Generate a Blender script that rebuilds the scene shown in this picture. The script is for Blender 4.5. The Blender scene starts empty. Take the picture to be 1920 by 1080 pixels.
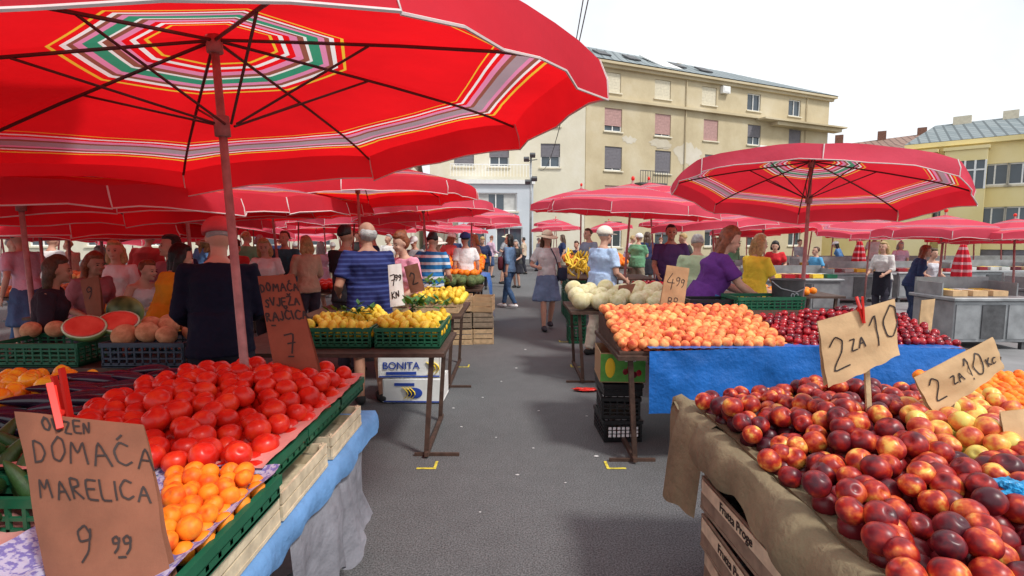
import bpy, bmesh, math, random, time
from mathutils import Vector, Matrix, noise
random.seed(7)
T0=time.time()
D=bpy.data; S=bpy.context.scene; C=S.collection
V=Vector; R_=math.radians; PI=math.pi
# ---------------------------------------------------------------- camera
TH=math.atan(95/1000.)
CAMZ=1.65
cam=D.cameras.new('camera'); co=D.objects.new('camera',cam); C.objects.link(co)
co.location=(0,0,CAMZ); co.rotation_euler=(PI/2-TH,0,0)
cam.sensor_width=36; cam.lens=18.75; cam.clip_end=500; cam.clip_start=.05
S.camera=co
FW=V((0,math.cos(TH),-math.sin(TH))); UP=V((0,math.sin(TH),math.cos(TH)))
def ray(px,py): return FW+V((1,0,0))*((px-960)/1000.)+UP*((540-py)/1000.)
def aty(px,py,y):
    r=ray(px,py); return V((0,0,CAMZ))+r*(y/r.y)
def atz(px,py,z):
    r=ray(px,py); return V((0,0,CAMZ))+r*((z-CAMZ)/r.z)
# ---------------------------------------------------------------- materials
def newmat(n):
    m=D.materials.new(n); m.use_nodes=True; nt=m.node_tree
    b=nt.nodes['Principled BSDF']; return m,nt,b
def N(nt,t,**k):
    n=nt.nodes.new(t)
    for a,v in k.items(): setattr(n,a,v)
    return n
def c4(c): return (c[0],c[1],c[2],1)
def coords(nt,rnd=True):
    tc=N(nt,'ShaderNodeTexCoord')
    if not rnd: return tc.outputs['Object']
    oi=N(nt,'ShaderNodeObjectInfo'); mu=N(nt,'ShaderNodeMath',operation='MULTIPLY'); mu.inputs[1].default_value=37
    nt.links.new(oi.outputs['Random'],mu.inputs[0])
    va=N(nt,'ShaderNodeVectorMath',operation='ADD')
    nt.links.new(tc.outputs['Object'],va.inputs[0]); nt.links.new(mu.outputs[0],va.inputs[1])
    return va.outputs[0]
def noi(nt,vec,scale,detail=4,rough=.55):
    n=N(nt,'ShaderNodeTexNoise'); n.inputs['Scale'].default_value=scale; n.inputs['Detail'].default_value=detail
    n.inputs['Roughness'].default_value=rough
    nt.links.new(vec,n.inputs['Vector']); return n.outputs['Fac']
def ramp(nt,fac,stops,const=False):
    r=N(nt,'ShaderNodeValToRGB'); cr=r.color_ramp
    if const: cr.interpolation='CONSTANT'
    cr.elements[0].position=stops[0][0]; cr.elements[0].color=c4(stops[0][1])
    cr.elements[1].position=stops[1][0]; cr.elements[1].color=c4(stops[1][1])
    for p,c in stops[2:]:
        e=cr.elements.new(p); e.color=c4(c)
    nt.links.new(fac,r.inputs[0]); return r.outputs[0]
def bump(nt,b,vec,scale,strength,dist=.01,detail=5):
    h=noi(nt,vec,scale,detail); bp=N(nt,'ShaderNodeBump'); bp.inputs['Strength'].default_value=strength
    bp.inputs['Distance'].default_value=dist
    nt.links.new(h,bp.inputs['Height']); nt.links.new(bp.outputs[0],b.inputs['Normal'])
def M(name,col,rough=.75,var=.2,scale=6,bmp=.2,bs=40,metal=0,dist=.01,spec=.4):
    m,nt,b=newmat(name); v=coords(nt); f=noi(nt,v,scale)
    lo=[c*(1-var) for c in col]; hi=[min(1,c*(1+var)) for c in col]
    nt.links.new(ramp(nt,f,[(.3,lo),(.7,hi)]),b.inputs['Base Color'])
    b.inputs['Roughness'].default_value=rough; b.inputs['Metallic'].default_value=metal
    b.inputs['Specular IOR Level'].default_value=spec
    if bmp: bump(nt,b,v,bs,bmp,dist)
    return m
def FM(name,stops,scale=.9,rough=.4,spec=.5,bs=0,rv=.12):
    m,nt,b=newmat(name); v=coords(nt); f=noi(nt,v,scale,3)
    oi=N(nt,'ShaderNodeObjectInfo'); wn=N(nt,'ShaderNodeTexWhiteNoise',noise_dimensions='1D'); nt.links.new(oi.outputs['Random'],wn.inputs['W'])
    ma=N(nt,'ShaderNodeMath',operation='MULTIPLY_ADD'); ma.inputs[1].default_value=rv; nt.links.new(wn.outputs['Value'],ma.inputs[0])
    su=N(nt,'ShaderNodeMath',operation='SUBTRACT'); su.inputs[1].default_value=rv/2; nt.links.new(f,ma.inputs[2]); nt.links.new(ma.outputs[0],su.inputs[0])
    nt.links.new(ramp(nt,su.outputs[0],stops),b.inputs['Base Color'])
    b.inputs['Roughness'].default_value=rough; b.inputs['Specular IOR Level'].default_value=spec
    if bs: bump(nt,b,v,bs,.3,.03)
    return m
def stripemat(name,a,b_,period,duty=.5,axis=2,rough=.8):
    m,nt,b=newmat(name); tc=N(nt,'ShaderNodeTexCoord'); sp=N(nt,'ShaderNodeSeparateXYZ')
    nt.links.new(tc.outputs['Object'],sp.inputs[0])
    d=N(nt,'ShaderNodeMath',operation='DIVIDE'); d.inputs[1].default_value=period; nt.links.new(sp.outputs[axis],d.inputs[0])
    fr=N(nt,'ShaderNodeMath',operation='FRACT'); nt.links.new(d.outputs[0],fr.inputs[0])
    nt.links.new(ramp(nt,fr.outputs[0],[(0,a),(duty,b_)],True),b.inputs['Base Color'])
    b.inputs['Roughness'].default_value=rough; b.inputs['Specular IOR Level'].default_value=.2
    return m
RED=(.82,.008,.012)
def canopymat(name,red,tr,fade=0.):
    m=D.materials.new(name); m.use_nodes=True; nt=m.node_tree; nt.nodes.clear()
    uv=N(nt,'ShaderNodeUVMap'); sp=N(nt,'ShaderNodeSeparateXYZ'); nt.links.new(uv.outputs[0],sp.inputs[0])
    W=(.85,.8,.78); Y=(.85,.5,.04); K=(.75,.25,.42); G_=(.03,.28,.16); B=(.28,.09,.06); GR=(.36,.27,.3)
    def ring(s,w,inner):
        seq=[Y,red,W,red,K,B,W if inner else GR,G_ if inner else GR,K,B,W,red,Y]
        ws=[.5,1,.6,1,1,1,.5,1.6,1,.8,.6,1,.5]; t=sum(ws); o=[];p=s
        for c,q in zip(seq,ws): o.append((p,c)); p+=w*q/t
        o.append((p,red)); return o
    st=[(0,red)]+ring(.135,.185,True)+ring(.665,.15,False)
    col=ramp(nt,sp.outputs[0],st,True)
    tc=N(nt,'ShaderNodeTexCoord'); f=noi(nt,tc.outputs['Object'],1.3,4)
    mr=N(nt,'ShaderNodeMapRange'); nt.links.new(f,mr.inputs[0]); mr.inputs[1].default_value=.3; mr.inputs[2].default_value=.7; mr.inputs[3].default_value=.8; mr.inputs[4].default_value=1.06
    mx=N(nt,'ShaderNodeVectorMath',operation='MULTIPLY'); nt.links.new(col,mx.inputs[0]); nt.links.new(mr.outputs[0],mx.inputs[1])
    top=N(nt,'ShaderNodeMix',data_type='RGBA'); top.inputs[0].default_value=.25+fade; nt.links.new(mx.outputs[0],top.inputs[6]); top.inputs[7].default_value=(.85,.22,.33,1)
    df=N(nt,'ShaderNodeBsdfDiffuse'); nt.links.new(top.outputs[2],df.inputs[0])
    tl=N(nt,'ShaderNodeBsdfTranslucent'); nt.links.new(mx.outputs[0],tl.inputs[0])
    bp=N(nt,'ShaderNodeBump'); bp.inputs['Strength'].default_value=.35; bp.inputs['Distance'].default_value=.025
    nt.links.new(noi(nt,tc.outputs['Object'],6,3),bp.inputs['Height'])
    nt.links.new(bp.outputs[0],df.inputs['Normal']); nt.links.new(bp.outputs[0],tl.inputs['Normal'])
    ms=N(nt,'ShaderNodeMixShader'); ms.inputs[0].default_value=tr
    nt.links.new(df.outputs[0],ms.inputs[1]); nt.links.new(tl.outputs[0],ms.inputs[2])
    o=N(nt,'ShaderNodeOutputMaterial'); nt.links.new(ms.outputs[0],o.inputs[0]); return m
CAN=canopymat('red_canvas',RED,.55)
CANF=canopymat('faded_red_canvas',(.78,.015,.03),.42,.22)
def printmat(name,a,b_,sc):
    m,nt,b=newmat(name); v=coords(nt,False); f=noi(nt,v,sc,2)
    nt.links.new(ramp(nt,f,[(.44,a),(.54,b_)]),b.inputs['Base Color']); b.inputs['Roughness'].default_value=.85; bump(nt,b,v,18,.5,.02); return m
MT=dict(
 pole=M('pole_paint',(.36,.17,.16),.5,.25,20,.1), rib=M('rib_steel',(.09,.03,.03),.5), piping=M('white_piping',(.7,.58,.57),.8,.1),  # grey pole: reddish light from the canopy is put into its colour
 dwood=M('dark_wood',(.07,.038,.027),.65,.35,14,.4), wood=M('pale_wood',(.5,.35,.2),.7,.25,20,.3), woodw=M('whitish_wood',(.62,.52,.36),.7,.25,16,.3), woodd=M('grey_wood',(.26,.2,.14),.75,.25,16,.3),
 green=M('green_plastic',(.012,.11,.055),.4,.2,8,.05), black=M('black_plastic',(.015,.015,.017),.4,.2,8,.05),
 kraft=M('kraft_paper',(.56,.37,.2),.8,.14,9,.4,20,dist=.008), kraftd=M('brown_paper',(.21,.078,.043),.8,.14,9,.4,20,dist=.008), ink=M('marker_ink',(.03,.017,.015),.6,.1,8,0),  # the dark brown sheet's colour also carries reddish umbrella shade
 paperw=M('white_card',(.75,.73,.7),.7,.08), pinkp=M('pink_liner_paper',(.66,.3,.27),.8,.1), tarp=M('blue_tarp',(.014,.13,.46),.35,.22,4,.6,7,dist=.04),
 khaki=M('khaki_cloth',(.21,.168,.1),.9,.22,5,.6,14,dist=.03), bluecl=M('blue_cloth',(.12,.27,.52),.8,.2,5,.5,12,dist=.03), greycl=M('grey_sheet',(.21,.21,.24),.85,.25,5,.6,12,dist=.03),
 purplecl=printmat('printed_cloth',(.16,.14,.38),(.42,.4,.54),70), navyp=M('navy_print',(.02,.06,.35),.6,.05,5,0), yel=M('yellow_print',(.85,.62,.03),.6,.1), 
 steel=M('galvanised_steel',(.3,.31,.32),.45,.25,5,.15,metal=.35), dsteel=M('dark_steel',(.1,.1,.105),.5,.3,8,.2,metal=.4), redp=M('red_plastic',(.7,.025,.015),.35,.05,5,0),
 white=M('white_paint',(.78,.78,.76),.6,.06), glass=M('window_glass',(.05,.07,.09),.08,.4,.3,0,spec=.8), shut=M('roller_shutter',(.45,.27,.25),.7,.12), shutd=M('grey_shutter',(.17,.16,.18),.7,.12),
 shutw=M('cream_shutter',(.66,.6,.46),.7,.1), curtain=M('net_curtain',(.5,.5,.48),.9,.15,3), plate=M('crate_print',(.75,.75,.76),.6,.05), leaf=M('green_leaf',(.04,.13,.02),.5,.4,9,.2),
 bluebag=M('blue_bag',(.02,.27,.55),.3,.2,8,.8,12,dist=.03), brick=M('brown_tiles',(.22,.11,.08),.85,.3,8,.4,12), card=M('cardboard',(.4,.27,.15),.8,.15),
 cabl=M('cable',(.03,.03,.03),.6), greenpr=M('green_print',(.1,.35,.06),.6,.2,20,0), navyb=M('dark_blue_plastic',(.03,.05,.08),.4),
)
F=dict(
 tomato=FM('tomato_skin',[(.25,(.46,.01,.005)),(.5,(.63,.018,.008)),(.75,(.74,.06,.015))],.8,.32,.35),
 nect=FM('nectarine_skin',[(.3,(.06,.006,.014)),(.44,(.17,.009,.015)),(.56,(.38,.018,.012)),(.66,(.64,.12,.03)),(.76,(.85,.5,.1))],.75,.36,.4,rv=.26),
 necty=FM('yellow_nectarine_skin',[(.3,(.4,.03,.02)),(.42,(.62,.12,.04)),(.54,(.76,.36,.07)),(.66,(.68,.58,.13))],.8,.4,.45,rv=.3),
 peach=FM('peach_skin',[(.32,(.5,.06,.03)),(.5,(.8,.22,.08)),(.68,(.88,.46,.16))],.8,.65,.25,rv=.2),
 apricot=FM('apricot_skin',[(.3,(.74,.09,.008)),(.55,(.9,.26,.015))],.7,.5,.3,rv=.2),
 plum=FM('plum_skin',[(.35,(.1,.005,.015)),(.6,(.42,.012,.02))],.8,.25,.5,rv=.3),
 lemon=FM('lemon_skin',[(.35,(.75,.45,.02)),(.6,(.88,.66,.07))],.9,.4,.4,14,rv=.2),
 pepper=FM('pepper_skin',[(.35,(.85,.25,.01)),(.6,(.85,.52,.03))],.7,.25,.5,rv=.3),
 aub=FM('aubergine_skin',[(.3,(.012,.006,.016)),(.7,(.03,.012,.035))],.7,.2,.6),
 melon=FM('cantaloupe_skin',[(.35,(.6,.54,.28)),(.6,(.78,.72,.47))],1.6,.7,.25,12),
 pmelon=FM('tan_melon_skin',[(.35,(.5,.24,.12)),(.6,(.66,.36,.2))],2.2,.75,.2,22),
 wmelon=FM('watermelon_rind',[(.42,(.02,.07,.02)),(.55,(.2,.3,.1))],3,.4,.4), wflesh=FM('watermelon_flesh',[(.3,(.6,.03,.02)),(.7,(.78,.12,.08))],8,.4,.4), wrim=FM('watermelon_rim',[(.3,(.6,.7,.45)),(.7,(.75,.8,.6))],5,.5,.4),
 arti=FM('artichoke_skin',[(.35,(.05,.09,.04)),(.6,(.15,.2,.08))],4,.7,.2,9),
)
# ---------------------------------------------------------------- geometry builder
class G:
    def __init__(s): s.v=[];s.f=[]
    def add(s,vs,fs):
        o=len(s.v); s.v+= [V(p) for p in vs]; s.f+=[[i+o for i in f] for f in fs]
    def box(s,c,d,rz=0,Mx=None):
        x,y,z=d[0]/2,d[1]/2,d[2]/2
        vs=[V((a*x,b*y,e*z)) for a in(-1,1) for b in(-1,1) for e in(-1,1)]
        r=Mx.to_3x3() if Mx is not None else Matrix.Rotation(rz,3,'Z')
        vs=[r@p+V(c) for p in vs]
        s.add(vs,[(0,1,3,2),(4,6,7,5),(0,4,5,1),(2,3,7,6),(0,2,6,4),(1,5,7,3)])
    def bar(s,a,b,w,h=None):
        h=h or w; a=V(a);b=V(b);d=(b-a)
        q=d.to_track_quat('Z','Y').to_matrix()
        s.box((a+b)/2,(w,h,d.length),Mx=q)
    def tube(s,pts,rad,n=8,cap=True):
        pts=[V(p) for p in pts]; rings=[]
        if not isinstance(rad,(list,tuple)): rad=[rad]*len(pts)
        d0=(pts[1]-pts[0]).normalized(); up=V((0,0,1)) if abs(d0.z)<.9 else V((0,1,0))
        x=d0.cross(up).normalized()
        for i,p in enumerate(pts):
            a=pts[max(0,i-1)]; b=pts[min(len(pts)-1,i+1)]; d=(b-a).normalized()
            x=(x-d*x.dot(d)).normalized(); y=d.cross(x)
            r=rad[i]; rx,ry=(r if isinstance(r,(list,tuple)) else (r,r))
            rings.append([p+x*math.cos(2*PI*k/n)*rx+y*math.sin(2*PI*k/n)*ry for k in range(n)])
        s.loft(rings,cap)
    def loft(s,rings,cap=True):
        n=len(rings[0]); vs=[p for r in rings for p in r]; fs=[]
        for i in range(len(rings)-1):
            for k in range(n):
                a=i*n+k;b=i*n+(k+1)%n; fs.append((a,b,b+n,a+n))
        if cap: fs.append(tuple(range(n))[::-1]); fs.append(tuple(range((len(rings)-1)*n,len(rings)*n)))
        s.add(vs,fs)
    def ell(s,c,r,Mx=None,nu=14,nv=9,fn=None):
        c=V(c); vs=[];fs=[]
        def P(a,b):
            p=V((math.cos(a)*math.sin(b),math.sin(a)*math.sin(b),math.cos(b)))
            if fn: p=fn(p)
            p=V((p.x*r[0],p.y*r[1],p.z*r[2]))
            return (Mx@p if Mx is not None else p)+c
        vs.append(P(0,0))
        for j in range(1,nv):
            for i in range(nu): vs.append(P(2*PI*i/nu,PI*j/nv))
        vs.append(P(0,PI)); L=len(vs)-1
        for i in range(nu):
            fs.append((0,1+i,1+(i+1)%nu)); fs.append((L,L-nu+(i+1)%nu,L-nu+i))
        for j in range(nv-2):
            for i in range(nu):
                a=1+j*nu+i;b=1+j*nu+(i+1)%nu; fs.append((a,a+nu,b+nu,b))
        s.add(vs,fs)
    def mesh(s,name,mat,smooth=False):
        me=D.meshes.new(name); me.from_pydata([tuple(p) for p in s.v],[],s.f)
        me.materials.append(mat)
        if smooth: me.polygons.foreach_set('use_smooth',[True]*len(s.f))
        me.update(); return me
def tag(o,label,cat,group=None,kind=None):
    if label:o['label']=label
    if cat:o['category']=cat
    if group:o['group']=group
    if kind:o['kind']=kind
    return o
def thing(name,label,cat,loc=(0,0,0),group=None):
    o=D.objects.new(name,None); C.objects.link(o); o.location=loc; o.empty_display_size=.1
    return tag(o,label,cat,group)
def part(name,g,mats,root,smooth=False,bev=0):
    o=D.objects.new(name,g.mesh(name,mats,smooth) if isinstance(g,G) else g); C.objects.link(o)
    if root is not None:
        o.parent=root
        if root.type=='EMPTY': o.location=-V(root.location)
    if bev:
        b=o.modifiers.new('b','BEVEL'); b.width=bev; b.segments=1; b.limit_method='ANGLE'
    return o
def kid(name,g,mat,par,smooth=False):
    o=D.objects.new(name,g.mesh(name,mat,smooth)); C.objects.link(o); o.parent=par; return o
def solo(name,g,mats,label,cat,group=None,smooth=False,kind=None,bev=0):
    c=V((0,0,0))
    if kind is None:
        lo=V((min(p.x for p in g.v),min(p.y for p in g.v),min(p.z for p in g.v))); hi=V((max(p.x for p in g.v),max(p.y for p in g.v),0))
        c=V(((lo.x+hi.x)/2,(lo.y+hi.y)/2,lo.z)); g.v=[p-c for p in g.v]
    o=part(name,g,mats,None,smooth,bev); o.location=c
    return tag(o,label,cat,group,kind)
def sub(name,g,mats,root,smooth=False):
    g.v=[p-V(root.location) for p in g.v]
    return kid(name,g,mats,root,smooth)
def copytree(o,parent=None):
    c=o.copy(); C.objects.link(c)
    if parent is not None: c.parent=parent
    for ch in list(o.children): copytree(ch,c)
    return c
# ---------------------------------------------------------------- world + sun
w=D.worlds.new('World'); S.world=w; w.use_nodes=True; nt=w.node_tree
bg=nt.nodes['Background']; bg.inputs[1].default_value=.1
sky=N(nt,'ShaderNodeTexSky',sky_type='NISHITA'); sky.sun_disc=False; sky.sun_elevation=R_(52); sky.sun_rotation=R_(130)
tc=N(nt,'ShaderNodeTexCoord'); cf=noi(nt,tc.outputs['Generated'],2.2,5)
mr=N(nt,'ShaderNodeMapRange'); nt.links.new(cf,mr.inputs[0]); mr.inputs[1].default_value=.3; mr.inputs[2].default_value=.58; mr.inputs[3].default_value=.72; mr.inputs[4].default_value=1
mx=N(nt,'ShaderNodeMix',data_type='RGBA'); nt.links.new(mr.outputs[0],mx.inputs[0]); nt.links.new(sky.outputs[0],mx.inputs[6]); mx.inputs[7].default_value=(11.,11.4,11.8,1)
nt.links.new(mx.outputs[2],bg.inputs[0])
sl=D.lights.new('sun','SUN'); sl.energy=3.1; sl.angle=R_(9); sl.color=(1,.96,.9)
so=D.objects.new('sun',sl); C.objects.link(so)
az=R_(130); el=R_(52); sd=V((math.sin(az)*math.cos(el),math.cos(az)*math.cos(el),math.sin(el)))
so.rotation_euler=sd.to_track_quat('Z','Y').to_euler()
S.view_settings.view_transform='Standard'; S.view_settings.look='None'; S.view_settings.exposure=0
# ---------------------------------------------------------------- ground
m,nt,b=newmat('asphalt'); v=coords(nt,False)
f1=noi(nt,v,.5,5); f2=noi(nt,v,110,3); 
a1=ramp(nt,f1,[(.3,(.098,.101,.106)),(.7,(.122,.125,.13))]); a2=ramp(nt,f2,[(.35,(.42,.42,.42)),(.65,(1.5,1.5,1.48))])
mm=N(nt,'ShaderNodeVectorMath',operation='MULTIPLY'); nt.links.new(a1,mm.inputs[0]); nt.links.new(a2,mm.inputs[1])
f3=noi(nt,v,7,4); a3=ramp(nt,f3,[(.35,(.93,.93,.93)),(.65,(1.04,1.04,1.04))]); m3=N(nt,'ShaderNodeVectorMath',operation='MULTIPLY'); nt.links.new(mm.outputs[0],m3.inputs[0]); nt.links.new(a3,m3.inputs[1])
nt.links.new(m3.outputs[0],b.inputs['Base Color']); b.inputs['Roughness'].default_value=.85; bump(nt,b,v,130,.6,.004)
ASPH=m
PAVE=M('pale_paving',(.23,.23,.235),.85,.2,1.5,.3,60,dist=.004)
g=G(); g.add([(-250,-30,0),(7.5,-30,0),(7.5,80,0),(-250,80,0)],[(0,1,2,3)]); g.add([(7.5,-30,0),(60,-30,0),(60,22,0),(7.5,22,0)],[(0,1,2,3)])
g.add([(7.5,22,0),(60,22,0),(60,22,-4),(7.5,22,-4)],[(3,2,1,0)]); g.add([(7.5,22,0),(7.5,80,0),(7.5,80,-4),(7.5,22,-4)],[(0,1,2,3)])
solo('ground',g,ASPH,None,None,kind='structure')
g=G(); g.add([(-400,-50,-4),(400,-50,-4),(400,400,-4),(-400,400,-4)],[(0,1,2,3)]); solo('lower_ground',g,ASPH,None,None,kind='structure')
g=G(); g.add([(3.9,1,.004),(40,1,.004),(40,21.7,.004),(3.9,21.7,.004)],[(0,1,2,3)]); solo('pavement',g,PAVE,None,None,kind='structure')
g=G(); g.box((3.82,5.2,.05),(.16,8,.12)); solo('kerb',g,M('kerb_stone',(.35,.34,.33),.8),None,None,kind='structure')
YP=M('yellow_road_paint',(.6,.5,.06),.8,.5,30,0)
def mark(px,py,sx,sy,lab):
    p=atz(px,py,.004); g=G()
    g.box((p.x-sx*.06,p.y,.004),(.14,.022,.002)); g.box((p.x,p.y+sy*.06,.0045),(.02,.12,.002))
    solo('painted_mark',g,YP,lab,'road marking')
mark(815,878,1,1,'yellow corner mark on the asphalt near the tomato stall, left of the lane')
mark(1140,878,-1,1,'yellow corner mark on the asphalt below the black crates, right of the lane')
mark(878,688,1,1,'yellow corner mark beside the printed fruit boxes, left of the lane')
mark(1072,688,-1,1,'yellow corner mark beside the open fruit box, right of the lane')
mark(893,641,1,1,'farthest yellow corner mark on the left of the lane')
mark(1050,641,-1,1,'farthest yellow corner mark on the right of the lane')
LIT=M('litter_white',(.6,.6,.6),.7)
for (px,py,sz) in [(968,690,.02),(850,765,.015),(905,745,.012),(970,890,.015),(1010,770,.012),(1118,855,.02),(930,820,.01),(985,655,.02),(865,800,.012),(1000,840,.01),(1060,905,.009),(900,960,.008),(1100,780,.012),(940,715,.012)]:
    p=atz(px,py,.005); g=G(); g.ell(p,(sz,sz*.6,.003),nu=7,nv=4); solo('litter_scrap',g,LIT,'tiny pale scrap of litter lying on the asphalt lane','litter','scraps of litter on the lane')
p=atz(1098,732,.01); g=G(); g.ell(p+V((0,0,.012)),(.12,.05,.014),nu=26,nv=12,fn=lambda q:q*(1+.8*noise.noise(q*3))); solo('crumpled_bag',g,MT['redp'],'crumpled red plastic bag lying on the asphalt by the black crates','litter',smooth=True)
# ---------------------------------------------------------------- buildings
def stucco(name,a,bc,c):
    m,nt,b=newmat(name); v=coords(nt,False); f=noi(nt,v,.25,6,.65)
    nt.links.new(ramp(nt,f,[(.3,a),(.5,bc),(.68,c)]),b.inputs['Base Color']); b.inputs['Roughness'].default_value=.9; bump(nt,b,v,6,.3,.03); return m
ST1=stucco('beige_stucco',(.43,.35,.22),(.53,.445,.29),(.59,.515,.37)); ST2=stucco('cream_stucco',(.58,.53,.41),(.66,.61,.48),(.72,.68,.58)); ST3=stucco('yellow_stucco',(.74,.6,.26),(.8,.67,.33),(.83,.71,.4)); ST4=stucco('grey_stucco',(.5,.54,.58),(.56,.6,.64),(.62,.66,.7))
STP=stucco('bare_plaster',(.48,.42,.32),(.58,.53,.43),(.65,.6,.52))
def tilemat(name,a,b2):
    m,nt,b=newmat(name); tc=N(nt,'ShaderNodeTexCoord'); br=N(nt,'ShaderNodeTexBrick'); br.inputs['Scale'].default_value=1.6
    mp=N(nt,'ShaderNodeMapping'); mp.inputs['Rotation'].default_value=(R_(65),0,0); nt.links.new(tc.outputs['Object'],mp.inputs[0]); nt.links.new(mp.outputs[0],br.inputs['Vector'])
    br.inputs['Color1'].default_value=c4(a); br.inputs['Color2'].default_value=c4(b2); br.inputs['Mortar'].default_value=c4([x*.6 for x in a]); br.inputs['Mortar Size'].default_value=.03
    nt.links.new(br.outputs[0],b.inputs['Base Color']); b.inputs['Roughness'].default_value=.8; b.inputs['Specular IOR Level'].default_value=.25; return m
RF=tilemat('slate_roof',(.2,.235,.25),(.26,.295,.305)); RFB=tilemat('brown_roof',(.28,.18,.15),(.33,.22,.18))
class Fac:
    def __init__(s,p0,p1):
        s.p0=V((p0[0],p0[1],0)); d=V((p1[0]-p0[0],p1[1]-p0[1],0)); s.L=d.length; s.u=d.normalized(); s.n=V((s.u.y,-s.u.x,0))
    def P(s,u,o,z): return s.p0+s.u*u+s.n*o+V((0,0,z))
    def hit(s,px,py):
        r=ray(px,py); c=V((0,0,CAMZ)); den=r.x*s.n.x+r.y*s.n.y; k=((s.p0-c).dot(V((s.n.x,s.n.y,0))))/den; q=c+r*k
        return (q-s.p0).dot(s.u),q.z
    def box(s,g,u0,u1,o0,o1,z0,z1):
        vs=[s.P(u,o,z) for u in(u0,u1) for o in(o0,o1) for z in(z0,z1)]
        g.add(vs,[(0,1,3,2),(4,6,7,5),(0,4,5,1),(2,3,7,6),(0,2,6,4),(1,5,7,3)])
    def wall(s,root,z0,z1,depth,holes,mat,u0=0,u1=None,name='wall',off=0):
        u1=s.L if u1 is None else u1; g=G()
        us=sorted({u0,u1}|{h[0] for h in holes}|{h[1] for h in holes}); zs=sorted({z0,z1}|{h[2] for h in holes}|{h[3] for h in holes})
        for a,b in zip(us,us[1:]):
            for c,d in zip(zs,zs[1:]):
                mu,mz=(a+b)/2,(c+d)/2
                if any(h[0]<mu<h[1] and h[2]<mz<h[3] for h in holes): continue
                g.add([s.P(a,off,c),s.P(b,off,c),s.P(b,off,d),s.P(a,off,d)],[(0,1,2,3)])
        r=.22
        for h in holes:
            a,b,c,d=h; q=[(a,c),(b,c),(b,d),(a,d)]
            for i in range(4):
                (x0,y0),(x1,y1)=q[i],q[(i+1)%4]
                g.add([s.P(x0,off,y0),s.P(x1,off,y1),s.P(x1,off-r,y1),s.P(x0,off-r,y0)],[(0,1,2,3)])
        g.add([s.P(u0,off,z0),s.P(u0,off-depth,z0),s.P(u0,off-depth,z1),s.P(u0,off,z1)],[(3,2,1,0)])
        g.add([s.P(u1,off,z0),s.P(u1,off-depth,z0),s.P(u1,off-depth,z1),s.P(u1,off,z1)],[(0,1,2,3)])
        g.add([s.P(u0,off-depth,z0),s.P(u1,off-depth,z0),s.P(u1,off-depth,z1),s.P(u0,off-depth,z1)],[(3,2,1,0)])
        g.add([s.P(u0,off,z1),s.P(u1,off,z1),s.P(u1,off-depth,z1),s.P(u0,off-depth,z1)],[(0,1,2,3)])
        part(name,g,mat,root)
    def window(s,root,h,sh=None,f=0,off=0,cross=True):
        a,b,c,d=h; w_=.09; g=G(); o0,o1=off-.2,off-.12
        s.box(g,a,a+w_,o0,o1,c,d); s.box(g,b-w_,b,o0,o1,c,d); s.box(g,a+w_,b-w_,o0,o1,c,c+w_); s.box(g,a+w_,b-w_,o0,o1,d-w_,d)
        if cross: s.box(g,(a+b)/2-.04,(a+b)/2+.04,o0,o1-.01,c+w_,d-w_)
        win=part('window',g,MT['white'],root)
        g=G(); s.box(g,a+.02,b-.02,off-.26,off-.21,c+.02,d-.02); kid('pane',g,MT['glass'],win)
        g=G(); s.box(g,a-.12,b+.12,off-.05,off+.12,c-.12,c-.01); kid('sill',g,MT['shutw'],win)
        if f>0 and sh:
            g=G(); n=max(3,int((d-c)*f/.12)); zt=d-.01; zb=d-(d-c)*f
            for k in range(n):
                z0=zb+(zt-zb)*k/n; s.box(g,a+.01,b-.01,off-.11,off-.08+.008*(k%2),z0,z0+(zt-zb)/n-.012)
            s.box(g,a+.01,b-.01,off-.115,off-.1,zb,zt)
            kid('roller_shutter',g,sh,win)
fa=Fac((6.1,45),(33,57)); B=thing('apartment_building','beige stucco apartment block with grey slate roof and shuttered windows behind the market','building',(6.1,45,0))
def hole(fc,px,py,zc,w_=1.7,h_=1.8):
    u,_=fc.hit(px,py); return (u-w_/2,u+w_/2,zc-h_/2,zc+h_/2)
hs=[]
rows=[(14.55,[(1148,162,'w',1),(1243,168,'w',1),(1330,178,'w',1),(1414,190,'g',.0),(1490,205,'g',.0)],1.6),
 (11.5,[(1150,230,'r',.75),(1243,236,'r',.9),(1333,244,'r',1),(1414,256,'d',.6),(1490,267,'d',1)],1.9),
 (8.3,[(1150,300,'d',.9),(1243,304,'d',.95),(1335,304,'d',.4),(1414,310,'d',.6),(1490,320,'d',.4)],2.0),
 (5.1,[(1150,370,'r',.5),(1243,370,'d',.5),(1335,370,'d',.4),(1414,370,'r',.6),(1490,370,'d',.4)],1.9),
 (1.9,[(1150,430,'d',.2),(1243,430,'d',.5),(1335,430,'d',.4),(1414,430,'d',.6),(1490,430,'d',.4)],2.2)]
wl=[]
for zc,ws,hh in rows:
    for px,py,k,f in ws:
        h=hole(fa,px,py,zc,1.75,hh); hs.append(h); wl.append((h,{'w':MT['shutw'],'g':None,'r':MT['shut'],'d':MT['shutd']}[k],f))
fa.wall(B,-4,15.9,11,hs,ST1)
for h,sh,f in wl: fa.window(B,h,sh=sh,f=f)
g=G(); fa.box(g,-.1,fa.L+.5,0.004,.55,15.9,16.1); fa.box(g,-.1,fa.L+.3,.004,.3,15.65,15.898); part('eaves_cornice',g,ST1,B)
g=G(); fa.box(g,0,fa.L+.3,.004,.4,13.0,13.2); part('string_course',g,ST1,B)
g=G(); fa.box(g,19,fa.L+1.3,.01,1.2,12.85,12.998);fa.box(g,21,fa.L+.9,.01,.9,12.5,12.84); part('balcony_slab',g,ST1,B)
g=G(); e=16.15; Lr=fa.L
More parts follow.
